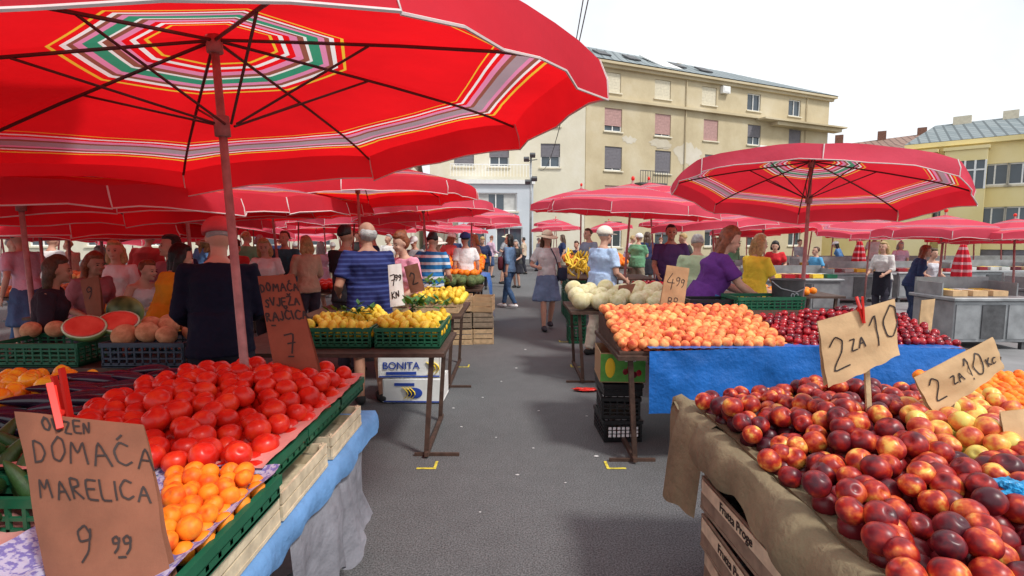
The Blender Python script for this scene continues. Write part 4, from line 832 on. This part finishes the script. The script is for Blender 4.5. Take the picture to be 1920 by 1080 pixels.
counter('grey metal counter behind the boy in blue',1600,13.6,1.5); counter('grey metal counter behind the woman in yellow',1480,11.6,1.8); counter('far grey metal counter near the woman in red',1400,14.5,2.2)
counter('grey metal counter between the folded umbrellas',1720,13.8,1.5); counter('far grey counter at the right by the parapet',1850,14.5,2.2); counter('far grey counter at the terrace edge behind the boy',1560,17,2.3)
paper('price_sign','tan price board standing by the woman bending in dark blue','price sign',[aty(1728,563,7.4),aty(1754,560,7.4),aty(1745,628,7.4),aty(1722,626,7.4)],MT['kraft'],(),.01)
for k,(x0,x1,y,l) in enumerate([(-5.2,-3.4,5.6,'far left shaded table behind the watermelon stall'),(-7.5,-5.6,7.4,'shaded table at the far left among shoppers'),(-4.6,-2.6,8.3,'shaded table before the woman in white'),(-6.8,-4.9,10.5,'shaded table in the far left rows'),(-3.4,-1.6,13.6,'far table left of the denim woman'),(-9.5,-7.4,10.5,'farthest shaded table at left')]):
    table(l,x0,x1,y,y+.9,.8)
    nm=['lemon','peach','tomato','orange_fruit','lemon','peach'][k]
    heap(nm,nm.replace('_',' ')+' on the '+l,'fruit',nm.replace('_',' ')+' on the '+l,[LEM,PEA,TOM,ORA,LEM,PEA][k],(x0+.1,x1-.1),(y+.05,y+.85),lambda x,y_:.88,.065,.14,under=False)
for nm,(g,mt) in EXTRA.items(): solo(nm,g,mt,None,None,kind='stuff',smooth=True)['label']='remaining far fruit of the same kind on the background tables'
print('fruit',COUNT,time.time()-T0)
# ---------------------------------------------------------------- people
REM=[]
SK=[M('skin_light',(.54,.31,.22),.55,.12,6,.05),M('skin_tan',(.4,.2,.13),.55,.12,6,.05),M('skin_pale',(.6,.38,.29),.55,.12,6,.05)]
HC=dict(black=M('hair_black',(.012,.01,.01),.5,.4,30,.6,60),brown=M('hair_brown',(.07,.035,.018),.5,.4,30,.6,60),auburn=M('hair_auburn',(.2,.055,.02),.5,.45,30,.8,60),blond=M('hair_blond',(.42,.28,.12),.5,.35,30,.8,60),grey=M('hair_grey',(.34,.33,.32),.6,.25,30,.6,60))
_cl={}
def CL(r,g_,b_):
    k=(r,g_,b_)
    if k not in _cl: _cl[k]=M('cloth_%d'%len(_cl),k,.9,.18,4,.6,16,dist=.02,spec=.2)
    return _cl[k]
def ik(a,c,l1,l2,hint):
    d=c-a; L=min(d.length,(l1+l2)*.995); L=max(L,.1); dr=d.normalized(); c=a+dr*L; x=(l1*l1-l2*l2+L*L)/(2*L); h=math.sqrt(max(l1*l1-x*x,0)); p=hint-dr*hint.dot(dr)
    if p.length<1e-4:p=V((0,-1,0))
    return a+dr*x+p.normalized()*h,c
EYE=M('eye_dark',(.03,.02,.02),.2,.1,5,0); LIP=M('lips',(.4,.12,.1),.5,.1,5,0)
def ringl(T,c,rx,ry,n=18):
    return [T(V((c[0]+math.cos(2*PI*k/n)*rx,c[1]+math.sin(2*PI*k/n)*ry,c[2]))) for k in range(n)]
def person(label,px,d,yaw,H=1.7,lean=0.,hands=None,feet=None,skin=0,top=('short',(.5,.5,.5)),low=('trousers',(.05,.05,.07)),hair=('short','brown'),hat=None,fem=False,fat=1.,head=(0,0),vox=.012,shoes=(.04,.04,.04),apron=None,topmat=None):
    X=aty(px,440,d).x
    s=H/1.72; yaw=R_(yaw); piv=V((0,0,.93)); RL=Matrix.Rotation(-lean,3,'X')
    T=lambda p:piv+RL@(p-piv) if p.z>.93 else p
    sw=.158 if fem else .18
    hands=hands or ((.25,.06,.9),(-.25,.06,.9)); feet=feet or ((.1,.0),(-.1,.02))
    bd=G(); sh=G(); tr=G()
    if fem: tor=[(.84,.13,.1,0),(.92,.168,.122,-.01),(1.0,.152,.11,-.005),(1.1,.122,.092,0),(1.22,.14,.112,.012),(1.31,.148,.115,.01),(1.39,.14,.085,-.005),(1.44,.085,.062,-.01),(1.47,.05,.05,-.01)]
    else: tor=[(.84,.13,.1,0),(.92,.162,.115,-.005),(1.0,.155,.11,0),(1.1,.148,.108,.01),(1.22,.162,.118,.01),(1.32,.172,.118,.005),(1.39,.16,.092,-.005),(1.44,.1,.068,-.01),(1.48,.055,.055,-.01)]
    def torso(g,e,z0=0,z1=9):
        g.loft([ringl(T,(0,y*1+(.02*(fat-1)*8 if 1.0<=z<=1.3 else 0),z),(rx*(fat if z<1.35 else 1)+e),(ry*(fat if z<1.35 else 1)+e)) for z,rx,ry,y in tor if z0<=z<=z1])
    torso(bd,0)
    bd.tube([T(V((0,-.01,1.42))),T(V((0,.0,1.5))),T(V((0,.012,1.56)))],[.056,.05,.05],12)
    HR=RL@Matrix.Rotation(R_(head[0]),3,'Z')@Matrix.Rotation(R_(head[1])+lean*.35,3,'X'); hc=T(V((0,.02,1.615)))
    hp=lambda x,y,z:hc+HR@V((x,y,z))
    bd.ell(hp(0,-.012,.015),(.073,.09,.092),HR,16,12); bd.ell(hp(0,.022,-.045),(.055,.062,.07),HR,14,10)
    bd.ell(hp(0,.083,-.015),(.012,.022,.026),HR,8,6); bd.ell(hp(0,.075,-.088),(.022,.018,.018),HR,8,6)
    for sx in(-1,1): bd.ell(hp(sx*.074,-.008,-.008),(.012,.018,.03),HR,8,6); bd.ell(hp(sx*.033,.066,-.03),(.024,.02,.02),HR,8,6)
    slv=top[0]
    for sx,hd in ((1,hands[0]),(-1,hands[1])):
        sh_=T(V((sx*sw,-.005,1.40))); el_,wr=ik(sh_,V(hd),.285,.25,V((sx*.35,-.8,-.35)))
        m1=sh_.lerp(el_,.45); m2=el_.lerp(wr,.3); fa_=fat**.5
        bd.tube([T(V((sx*sw*.55,-.005,1.40))),sh_,m1,el_,m2,wr],[.045,.05*fa_,.044*fa_,.036*fa_,.038*fa_,.025],12)
        dr=(wr-el_).normalized(); pn=(V((-sx,.25,-.2))); pn=(pn-dr*pn.dot(dr)).normalized(); wv=dr.cross(pn).normalized()
        if wv.dot(V((0,1,.2)))<0: wv=-wv
        Mh=Matrix((wv,pn,dr)).transposed(); bd.ell(wr+dr*.045,(.037,.015,.055),Mh,12,8)
        for q,(ow,ln) in enumerate(((.028,.066),(.010,.076),(-.009,.07),(-.027,.055))):
            b0=wr+dr*.075+wv*ow; b1=b0+dr*ln*.5+pn*.006; b2=b1+(dr*.75+pn*.6).normalized()*ln*.5
            bd.tube([b0,b1,b2],[.0095,.0085,.007],7)
        t0=wr+dr*.02+wv*.025; t1=t0+(dr*.6+wv*.7+pn*.2).normalized()*.04; bd.tube([t0,t1,t1+(dr+pn*.3).normalized()*.028],[.012,.0105,.008],7)
        if slv=='short': sh.tube([T(V((sx*sw*.5,-.005,1.385))),sh_+V((0,0,.002)),m1,sh_.lerp(el_,.72)],[.062,.062*fa_,.06*fa_,.06*fa_],12)
        elif slv=='long': sh.tube([T(V((sx*sw*.5,-.005,1.385))),sh_,m1,el_,m2,wr-dr*.015],[.06,.062*fa_,.057*fa_,.05*fa_,.048*fa_,.036],12)
        elif slv=='elbow': sh.tube([T(V((sx*sw*.5,-.005,1.385))),sh_,m1,el_,m2],[.06,.062*fa_,.058*fa_,.053*fa_,.05*fa_],12)
    for sx,ft in ((1,feet[0]),(-1,feet[1])):
        hp_=V((sx*.088,0,.88)); an=V((ft[0],ft[1],.085+(ft[2] if len(ft)>2 else 0))); kn,an=ik(hp_,an,.41,.40,V((0,1,0)))
        m1=hp_.lerp(kn,.5); m2=kn.lerp(an,.35); ff=fat**.6
        bd.tube([hp_+V((0,0,.03)),hp_,m1,kn,m2,an,an-V((0,0,.03))],[.08,.088*ff,.073*ff,.052,.053,.034,.036],14)
        bd.ell(an+V((0,.055,-.045)),(.036,.11,.032),None,12,8)
        if low[0] in('trousers','shorts','jeans'):
            pts=[hp_+V((0,0,.04)),hp_,m1,kn,m2,an+V((0,0,.01))]; rr=[.09*ff,.102*ff,.092*ff,.073*ff,.068,.058]
            if low[0]=='shorts': pts=pts[:4];rr=rr[:4]
            if low[0]=='jeans': rr=[.09,.097,.083,.062,.06,.045]
            tr.tube(pts,rr,14)
    if low[0] in('trousers','shorts','jeans'): torso(tr,.008,.84,1.02)
    else:
        L0={'skirt':.52,'dress':.5,'longskirt':.3}[low[0]]
        tr.loft([[V((math.cos(a)*r*(1+.05*math.cos(a*9)*k),math.sin(a)*r*.78*(1+.05*math.cos(a*9)*k),z)) for a in [2*PI*i/48 for i in range(48)]] for z,r,k in ((1.04,.14,0),(.93,.185,.3),(.8,.2,.7),(.65,.225,1),(L0,.25,1.2))])
    if slv=='none': torso(sh,.013,.9,1.42)
    else:
        torso(sh,.016,.9,1.45)
        sh.loft([ringl(T,(0,0,.86),tor[1][1]*fat+.022,tor[1][2]*fat+.022),ringl(T,(0,0,.97),tor[2][1]*fat+.02,tor[2][2]*fat+.02),ringl(T,(0,.005,1.12),tor[3][1]*fat+.022,tor[3][2]*fat+.024)])
    if fem:
        for sx in(-1,1): sh.ell(T(V((sx*.068,.095,1.29))),(.06,.05,.06),RL,12,8)
    def mk(nm,g,mat,par,rem=None,disp=0,smooth=True):
        o=D.objects.new(nm,g.mesh(nm,mat,smooth)); C.objects.link(o)
        if par: o.parent=par
        if rem: REM.append((o,rem,disp))
        return o
    bo=mk('person',bd,SK[skin],None,vox); bo.location=(X,d,0); bo.rotation_euler=(0,0,yaw); bo.scale=(s,s,s); tag(bo,label,'person')
    mk('shirt' ,sh,topmat or CL(*top[1]),bo,vox*1.15,.02)
    mk({'skirt':'skirt','longskirt':'skirt','dress':'dress','shorts':'shorts'}.get(low[0],'trousers'),tr,CL(*low[1]),bo,vox*1.2,.018)
    for sx,ft in ((1,feet[0]),(-1,feet[1])):
        g=G(); z=.0+(ft[2] if len(ft)>2 else 0); g.ell((ft[0],ft[1]+.055,z+.045),(.047,.135,.055),None,14,10,fn=lambda p:V((p.x*(1-.12*p.y),p.y,max(p.z,-.8)*(1 if p.y<0.1 else 1-.35*p.y)))); mk('shoe',g,CL(*shoes),bo)
    if vox<.016:
        g=G()
        for sx in(-1,1): g.ell(hp(sx*.031,.079,.004),(.013,.006,.006),HR,8,6); g.bar(hp(sx*.015,.083,.024),hp(sx*.046,.074,.026),.006,.005)
        mk('eyes',g,EYE,bo); g=G(); g.ell(hp(0,.084,-.058),(.022,.006,.007),HR,10,6); mk('lips',g,LIP,bo)
    st,hcol=hair
    if st!='bald':
        g=G(); hk=.93 if hat else 1.
        def cut(p):
            if p.y>.15 and p.z<.45: k=.72 
            elif p.z<-.35 and st=='short': k=.75
            else: k=1
            return p*k
        if st=='balding': g.ell(hp(0,-.03,-.005),(.084,.092,.07),HR,18,12,fn=lambda p:p*(.7 if p.y>.25 else 1))
        else: g.ell(hp(0,-.02,.028-(.01 if hat else 0)),(.086*hk,.102*hk,.102*hk) if st=='short' else (.094*hk,.108*hk,.11*hk),HR,20,14,fn=cut)
        if st in('bob','long','pony'):
            L_={'bob':.13,'long':.27,'pony':.05}[st]
            for sx in(-1,0,1): g.tube([hp(sx*.06,-.05,.02),hp(sx*.072,-.06,-.06),hp(sx*.07,-.06,-.06-L_*.6),hp(sx*.05,-.07,-.06-L_)],[.04,.038,.036,.02],10)
        if st=='pony': g.tube([hp(0,-.1,.06),hp(0,-.15,.03),hp(0,-.15,-.08),hp(0,-.13,-.16)],[.03,.035,.03,.012],10)
        if st=='bun': g.ell(hp(0,-.09,.09),(.045,.045,.045),HR,12,8)
        mk('hair',g,HC[hcol],bo,max(.009,vox*.8),.02 if not hat else .006)
    if hat:
        k,hcl=hat; g=G()
        if k=='cap':
            g.ell(hp(0,-.018,.045),(.103,.117,.097),HR,22,14,fn=lambda p:V((p.x,p.y,max(p.z,-.25))))
            g.ell(hp(0,.125,.03),(.072,.07,.008),HR,16,6)
        else:
            g.ell(hp(0,-.015,.055),(.1,.115,.095),HR,20,12,fn=lambda p:V((p.x,p.y,max(p.z,-.15))))
            rings=[]
            for r0,z in ((.095,.055),(.13,.05),(.175,.03),(.19,.018),(.175,.024),(.13,.043),(.095,.045)):
                rings.append([hp(math.cos(a)*r0,-.015+math.sin(a)*r0*1.08,z+.012*math.sin(a*2+1)*(r0-.08)/.09) for a in [2*PI*i/28 for i in range(28)]])
            g.loft(rings,False)
            gg=G(); gg.ell(hp(0,-.015,.065),(.102,.117,.018),HR,24,8); mk('hat_band',gg,CL(.05,.04,.05),bo)
        mk('hat',g,CL(*hcl),bo)
    if apron:
        g=G(); vs=[]
        for j in range(10):
            z=1.08-.55*j/9
            for i in range(13):
                a=R_(20+140*i/12); rx=(.19+.02*(j/9))*fat; ry=(.155+.03*(j/9))*fat; vs.append(T(V((math.cos(a)*rx,math.sin(a)*ry+.008*math.cos(i*2+j*.3)*(j/9),z))))
        g.add(vs,[(j*13+i,j*13+i+1,(j+1)*13+i+1,(j+1)*13+i) for j in range(9) for i in range(12)]); mk('apron',g,CL(*apron),bo)
    return bo
FWD=((.17,.30,1.02),(-.17,.30,1.02))
person('man in dark navy jacket and pink cap seen from behind beyond the tomatoes',404,3.5,18,1.76,0.12,((.15,.34,1.05),(-.2,.28,1.0)),top=('long',(.007,.009,.024)),low=('trousers',(.02,.02,.03)),hair=('short','grey'),hat=('cap',(.62,.09,.1)),fat=1.1,vox=.009,head=(15,-10))
person('woman in mustard yellow top seen from behind at the watermelon stall',292,4.7,-35,1.6,.3,FWD,top=('long',(.66,.3,.02)),low=('skirt',(.04,.04,.05)),hair=('bob','black'),fem=True,fat=1.1,vox=.01)
person('grey haired man in navy striped shirt seen from behind',690,5.2,28,1.8,.08,((.16,.34,1.15),(-.24,.22,1.05)),top=('short',(.1,.1,.3)),low=('shorts',(.1,.09,.08)),hair=('balding','grey'),fat=1.2,vox=.0095,topmat=stripemat('navy_stripe_shirt',(.014,.018,.09),(.035,.05,.17),.042,.62),skin=1,head=(20,0))
person('woman in pink top with red hair tied up beside the striped shirt man',768,6.1,140,1.7,.18,((.12,.34,1.05),(-.2,.3,1.0)),top=('short',(.75,.3,.4)),low=('trousers',(.1,.1,.14)),hair=('bun','auburn'),fem=True,fat=1.1,vox=.01,head=(0,-12))
person('man in blue and white banded shirt looking away near the lemons',806,7.6,-15,1.72,.14,((.2,.28,1.05),(-.26,.1,.95)),top=('short',(.1,.1,.3)),low=('shorts',(.1,.1,.12)),hair=('short','black'),fat=1.1,topmat=stripemat('band_shirt',(.02,.16,.4),(.6,.64,.68),.1,.62),vox=.011)
person('man in white shirt with dark cap left of the lane',872,10.2,30,1.72,0,None,top=('short',(.75,.75,.75)),low=('trousers',(.05,.06,.1)),hair=('short','black'),hat=('cap',(.05,.08,.25)),vox=.014)
person('woman in blue denim shirt and jeans walking in the lane',955,12.4,60,1.7,0,((.2,.2,.98),(-.22,-.05,.88)),feet=((.08,.2),(-.08,-.2,.03)),top=('elbow',(.12,.2,.33)),low=('jeans',(.05,.1,.2)),hair=('bob','black'),fem=True,shoes=(.75,.75,.75),vox=.012)
person('woman in sun hat, pale top and denim skirt walking toward us in the lane',1026,9.5,190,1.74,0,((.22,.2,1.12),(-.24,.05,.92)),feet=((.09,.16),(-.09,-.14,.03)),top=('short',(.62,.62,.62)),low=('skirt',(.16,.24,.38)),hair=('long','brown'),hat=('sun',(.68,.58,.42)),fem=True,shoes=(.06,.06,.07),vox=.0105,head=(10,-6))
person('old man in pale blue shirt and white cap beside the cantaloupes',1128,7.4,-55,1.78,.08,((.2,.26,1.02),(-.2,.28,1.0)),feet=((.1,.14),(-.1,-.12)),top=('short',(.42,.56,.78)),low=('trousers',(.7,.62,.5)),hair=('short','grey'),hat=('cap',(.75,.7,.6)),fat=1.18,vox=.01)
person('man in dark purple t-shirt facing us behind the red fruit',1258,8.5,170,1.84,.05,((.2,.28,1.0),(-.2,.28,1.0)),top=('short',(.07,.04,.13)),hair=('short','black'),fat=1.15,vox=.011,skin=1)
person('grey haired person in pale green shirt behind the woman in purple',1308,7.0,-20,1.68,.12,FWD,top=('short',(.45,.6,.38)),hair=('short','grey'),fat=1.1,vox=.011)
person('woman in purple t-shirt and blue apron leaning over the peach stall',1312,5.5,-98,1.8,.42,((.14,.55,.98),(-.14,.52,1.0)),top=('short',(.13,.035,.22)),low=('trousers',(.1,.2,.5)),hair=('bob','auburn'),fem=True,fat=1.2,vox=.0085,apron=(.1,.25,.6),head=(0,-8))
person('blond woman in yellow t-shirt right of the woman in purple',1414,6.8,-70,1.68,.14,((.14,.38,1.05),(-.16,.36,1.0)),top=('short',(.8,.62,.06)),hair=('bob','blond'),fem=True,fat=1.1,vox=.01)
person('woman in red top working among the metal counters',1456,12.4,150,1.6,.4,FWD,top=('short',(.6,.03,.04)),hair=('pony','black'),fem=True,vox=.015)
person('boy in blue t-shirt and shorts holding food to his mouth',1532,12.4,95,1.42,0,((.1,.2,1.35),(-.2,.1,.95)),top=('short',(.1,.35,.6)),low=('shorts',(.4,.5,.6)),hair=('short','brown'),shoes=(.5,.5,.5),vox=.014)
person('woman in white blouse and black vest at the right counters',1661,10.8,120,1.55,.08,FWD,top=('elbow',(.6,.58,.56)),hair=('bob','blond'),fem=True,vox=.013,apron=(.02,.02,.03))
person('auburn haired woman in dark blue bending at the right counters',1714,9.8,-110,1.52,.32,FWD,top=('elbow',(.03,.05,.12)),low=('jeans',(.04,.06,.12)),hair=('bob','auburn'),fem=True,vox=.012)
person('woman in white top between the dark blue woman and the right counter',1748,10.6,185,1.42,.1,FWD,top=('none',(.6,.6,.65)),hair=('bun','brown'),fem=True,vox=.014)
person('woman in dark clothes at the left edge by the watermelons',62,4.1,-60,1.5,.2,FWD,top=('elbow',(.03,.02,.03)),low=('longskirt',(.05,.03,.04)),hair=('bob','brown'),fem=True,vox=.011,skin=1)
person('woman in dusty rose blouse bending behind the watermelons',150,5.2,-110,1.52,.3,FWD,top=('elbow',(.34,.14,.16)),hair=('long','auburn'),fem=True,vox=.012,skin=1)
person('blond woman in white cardigan left of the woman in mustard',215,6.0,-160,1.6,.05,FWD,top=('long',(.6,.58,.58)),hair=('bob','blond'),fem=True,vox=.013)
person('woman in white sleeveless top with red hair behind the round melons',240,5.4,-100,1.45,.35,FWD,top=('none',(.65,.62,.62)),hair=('short','auburn'),fem=True,vox=.012)
person('dark haired woman in patterned dress left of the navy jacket man',318,5.6,160,1.66,0,FWD,top=('short',(.35,.15,.18)),hair=('long','black'),fem=True,vox=.013,head=(-20,0))
person('blond woman in white top with black straps facing the camera',498,7.6,185,1.62,.1,((.2,.22,1.15),(-.2,.26,1.0)),top=('short',(.72,.72,.72)),low=('trousers',(.03,.03,.04)),hair=('bob','blond'),fem=True,vox=.011,apron=(.02,.02,.02),head=(15,-10))
person('man in dark teal shirt facing the camera beside the blond woman',533,8.6,175,1.74,0,FWD,top=('short',(.03,.12,.16)),hair=('short','brown'),vox=.014)
person('blond woman in floral cream blouse seen from behind',575,8.0,40,1.66,.08,FWD,top=('elbow',(.5,.4,.28)),hair=('bob','blond'),fem=True,vox=.013)
person('dark haired man in black just behind the striped shirt man',648,6.3,-20,1.78,0,FWD,top=('short',(.02,.02,.025)),hair=('short','black'),vox=.012,skin=1)
person('person in white sun hat and dark shirt near the artichokes',820,9.2,160,1.62,0,FWD,top=('short',(.05,.06,.12)),hair=('short','brown'),hat=('sun',(.75,.72,.65)),vox=.014)
person('man in grey shirt reaching over the banana stall',1108,11.9,120,1.84,.1,((.2,.3,1.2),(-.2,.3,1.1)),top=('short',(.25,.32,.42)),hair=('short','brown'),vox=.014)
random.seed(11)
cols=[((.7,.7,.68),'white'),((.03,.04,.1),'navy'),((.5,.06,.06),'red'),((.1,.25,.5),'blue'),((.05,.05,.05),'black'),((.5,.4,.3),'beige'),((.15,.35,.2),'green'),((.6,.4,.5),'pink'),((.3,.3,.32),'grey')]
crowd=[(20,8),(95,9),(130,12),(345,9.5),(375,12),(430,8.2),(458,10.5),(395,7.6),(600,11),(625,14),(700,10.5),(555,13),(730,14),(835,12.5),(850,16),(905,17),(890,13.5),(918,22),(940,19),(970,17.5),(982,24),(1010,26),(1195,14),(1215,16),(1298,13),(1175,18),(1240,20),(1375,15),(1690,16),(1345,18),(1500,19),(1580,18),(1640,18.5),(45,6.8),(185,8),(265,9),(320,13),(480,13),(520,16),(670,17),(780,12),(800,19),(1055,20),(1085,15)]
seen={}
for i,(px,d) in enumerate(crowd):
    c,cn=random.choice(cols); hcx=random.choice(list(HC)); fm=random.random()<.5; st=random.choice(['short','bob','pony','long']) if fm else 'short'
    side='left of the lane' if px<900 else ('in the far lane' if px<1030 else 'right of the lane')
    ht=('cap',(.7,.7,.7)) if i%9==4 else (('sun',(.6,.55,.4)) if i%11==7 else None)
    lab='%s haired %s in %s top%s, background crowd %s'%(hcx,'woman' if fm else 'man',cn,' and %s'%('pale cap' if ht[0]=='cap' else 'straw hat') if ht else '',side)
    k=seen.get(lab,0); seen[lab]=k+1
    if k: lab=lab.replace('background crowd','%s one in the crowd'%(['second','third','fourth','fifth'][k-1]))
    person(lab,px,d,random.uniform(0,360),random.uniform(1.5,1.8),random.choice([0,0,.12,.3]),random.choice([None,FWD,((.2,.25,1.1),(-.25,.05,.9)),((.12,.3,1.3),(-.2,.1,.95))]),feet=random.choice([None,((.09,.16),(-.09,-.14))]),top=(random.choice(['short','short','elbow','long']),c),low=(random.choice(['trousers','jeans','skirt']) if fm else random.choice(['trousers','shorts']),random.choice([(.03,.03,.04),(.06,.1,.2),(.35,.3,.22)])),hair=(st,hcx),hat=ht,fem=fm,fat=random.uniform(.9,1.25),vox=.018,head=(random.uniform(-35,35),random.uniform(-25,8)))
def bag(label,c,s_,mat,rz=0,strap=None):
    c=V(c); r=thing('shoulder_bag',label,'bag',c); g=G(); g.ell(c,s_,Matrix.Rotation(rz,3,'Z'),16,10,fn=lambda p:V((math.copysign(abs(p.x)**.6,p.x),math.copysign(abs(p.y)**.6,p.y),math.copysign(abs(p.z)**.6,p.z)))); part('pouch',g,mat,r,True)
    if strap: g=G(); g.tube(strap,.01,6); part('strap',g,mat,r)
hx=aty(1026,440,9.5).x
bag('dark navy shoulder bag at the hip of the woman in the sun hat',(hx+.27,9.46,1.0),(.09,.06,.12),CL(.03,.04,.07),.2,[(hx+.2,9.42,1.1),(hx+.14,9.36,1.3),(hx+.06,9.42,1.46)])
wx=aty(955,440,12.4).x
bag('dark red bag at the back of the woman in denim',(wx-.2,12.3,1.05),(.07,.1,.16),CL(.1,.02,.03),0,[(wx-.18,12.3,1.2),(wx-.1,12.3,1.42)])
tx=D.textures.new('fold','CLOUDS'); tx.noise_scale=.13; tx.noise_depth=2
for o,vx,dp in REM:
    m_=o.modifiers.new('r','REMESH'); m_.mode='VOXEL'; m_.voxel_size=vx; m_.use_smooth_shade=True
    s_=o.modifiers.new('s','SMOOTH'); s_.iterations=3 if vx<.012 else 2; s_.factor=.5
    if dp: q=o.modifiers.new('d','DISPLACE'); q.texture=tx; q.strength=dp*2; q.mid_level=.5 if o.name.startswith('hair') else .38; q.texture_coords='LOCAL'
dg=bpy.context.evaluated_depsgraph_get(); new=[]
for o,vx,dp in REM: new.append(D.meshes.new_from_object(o.evaluated_get(dg)))
for (o,vx,dp),me in zip(REM,new):
    o.modifiers.clear(); mt=o.data.materials[0]; o.data=me
    if not me.materials: me.materials.append(mt)
print('people',time.time()-T0,'objects',len(D.objects))
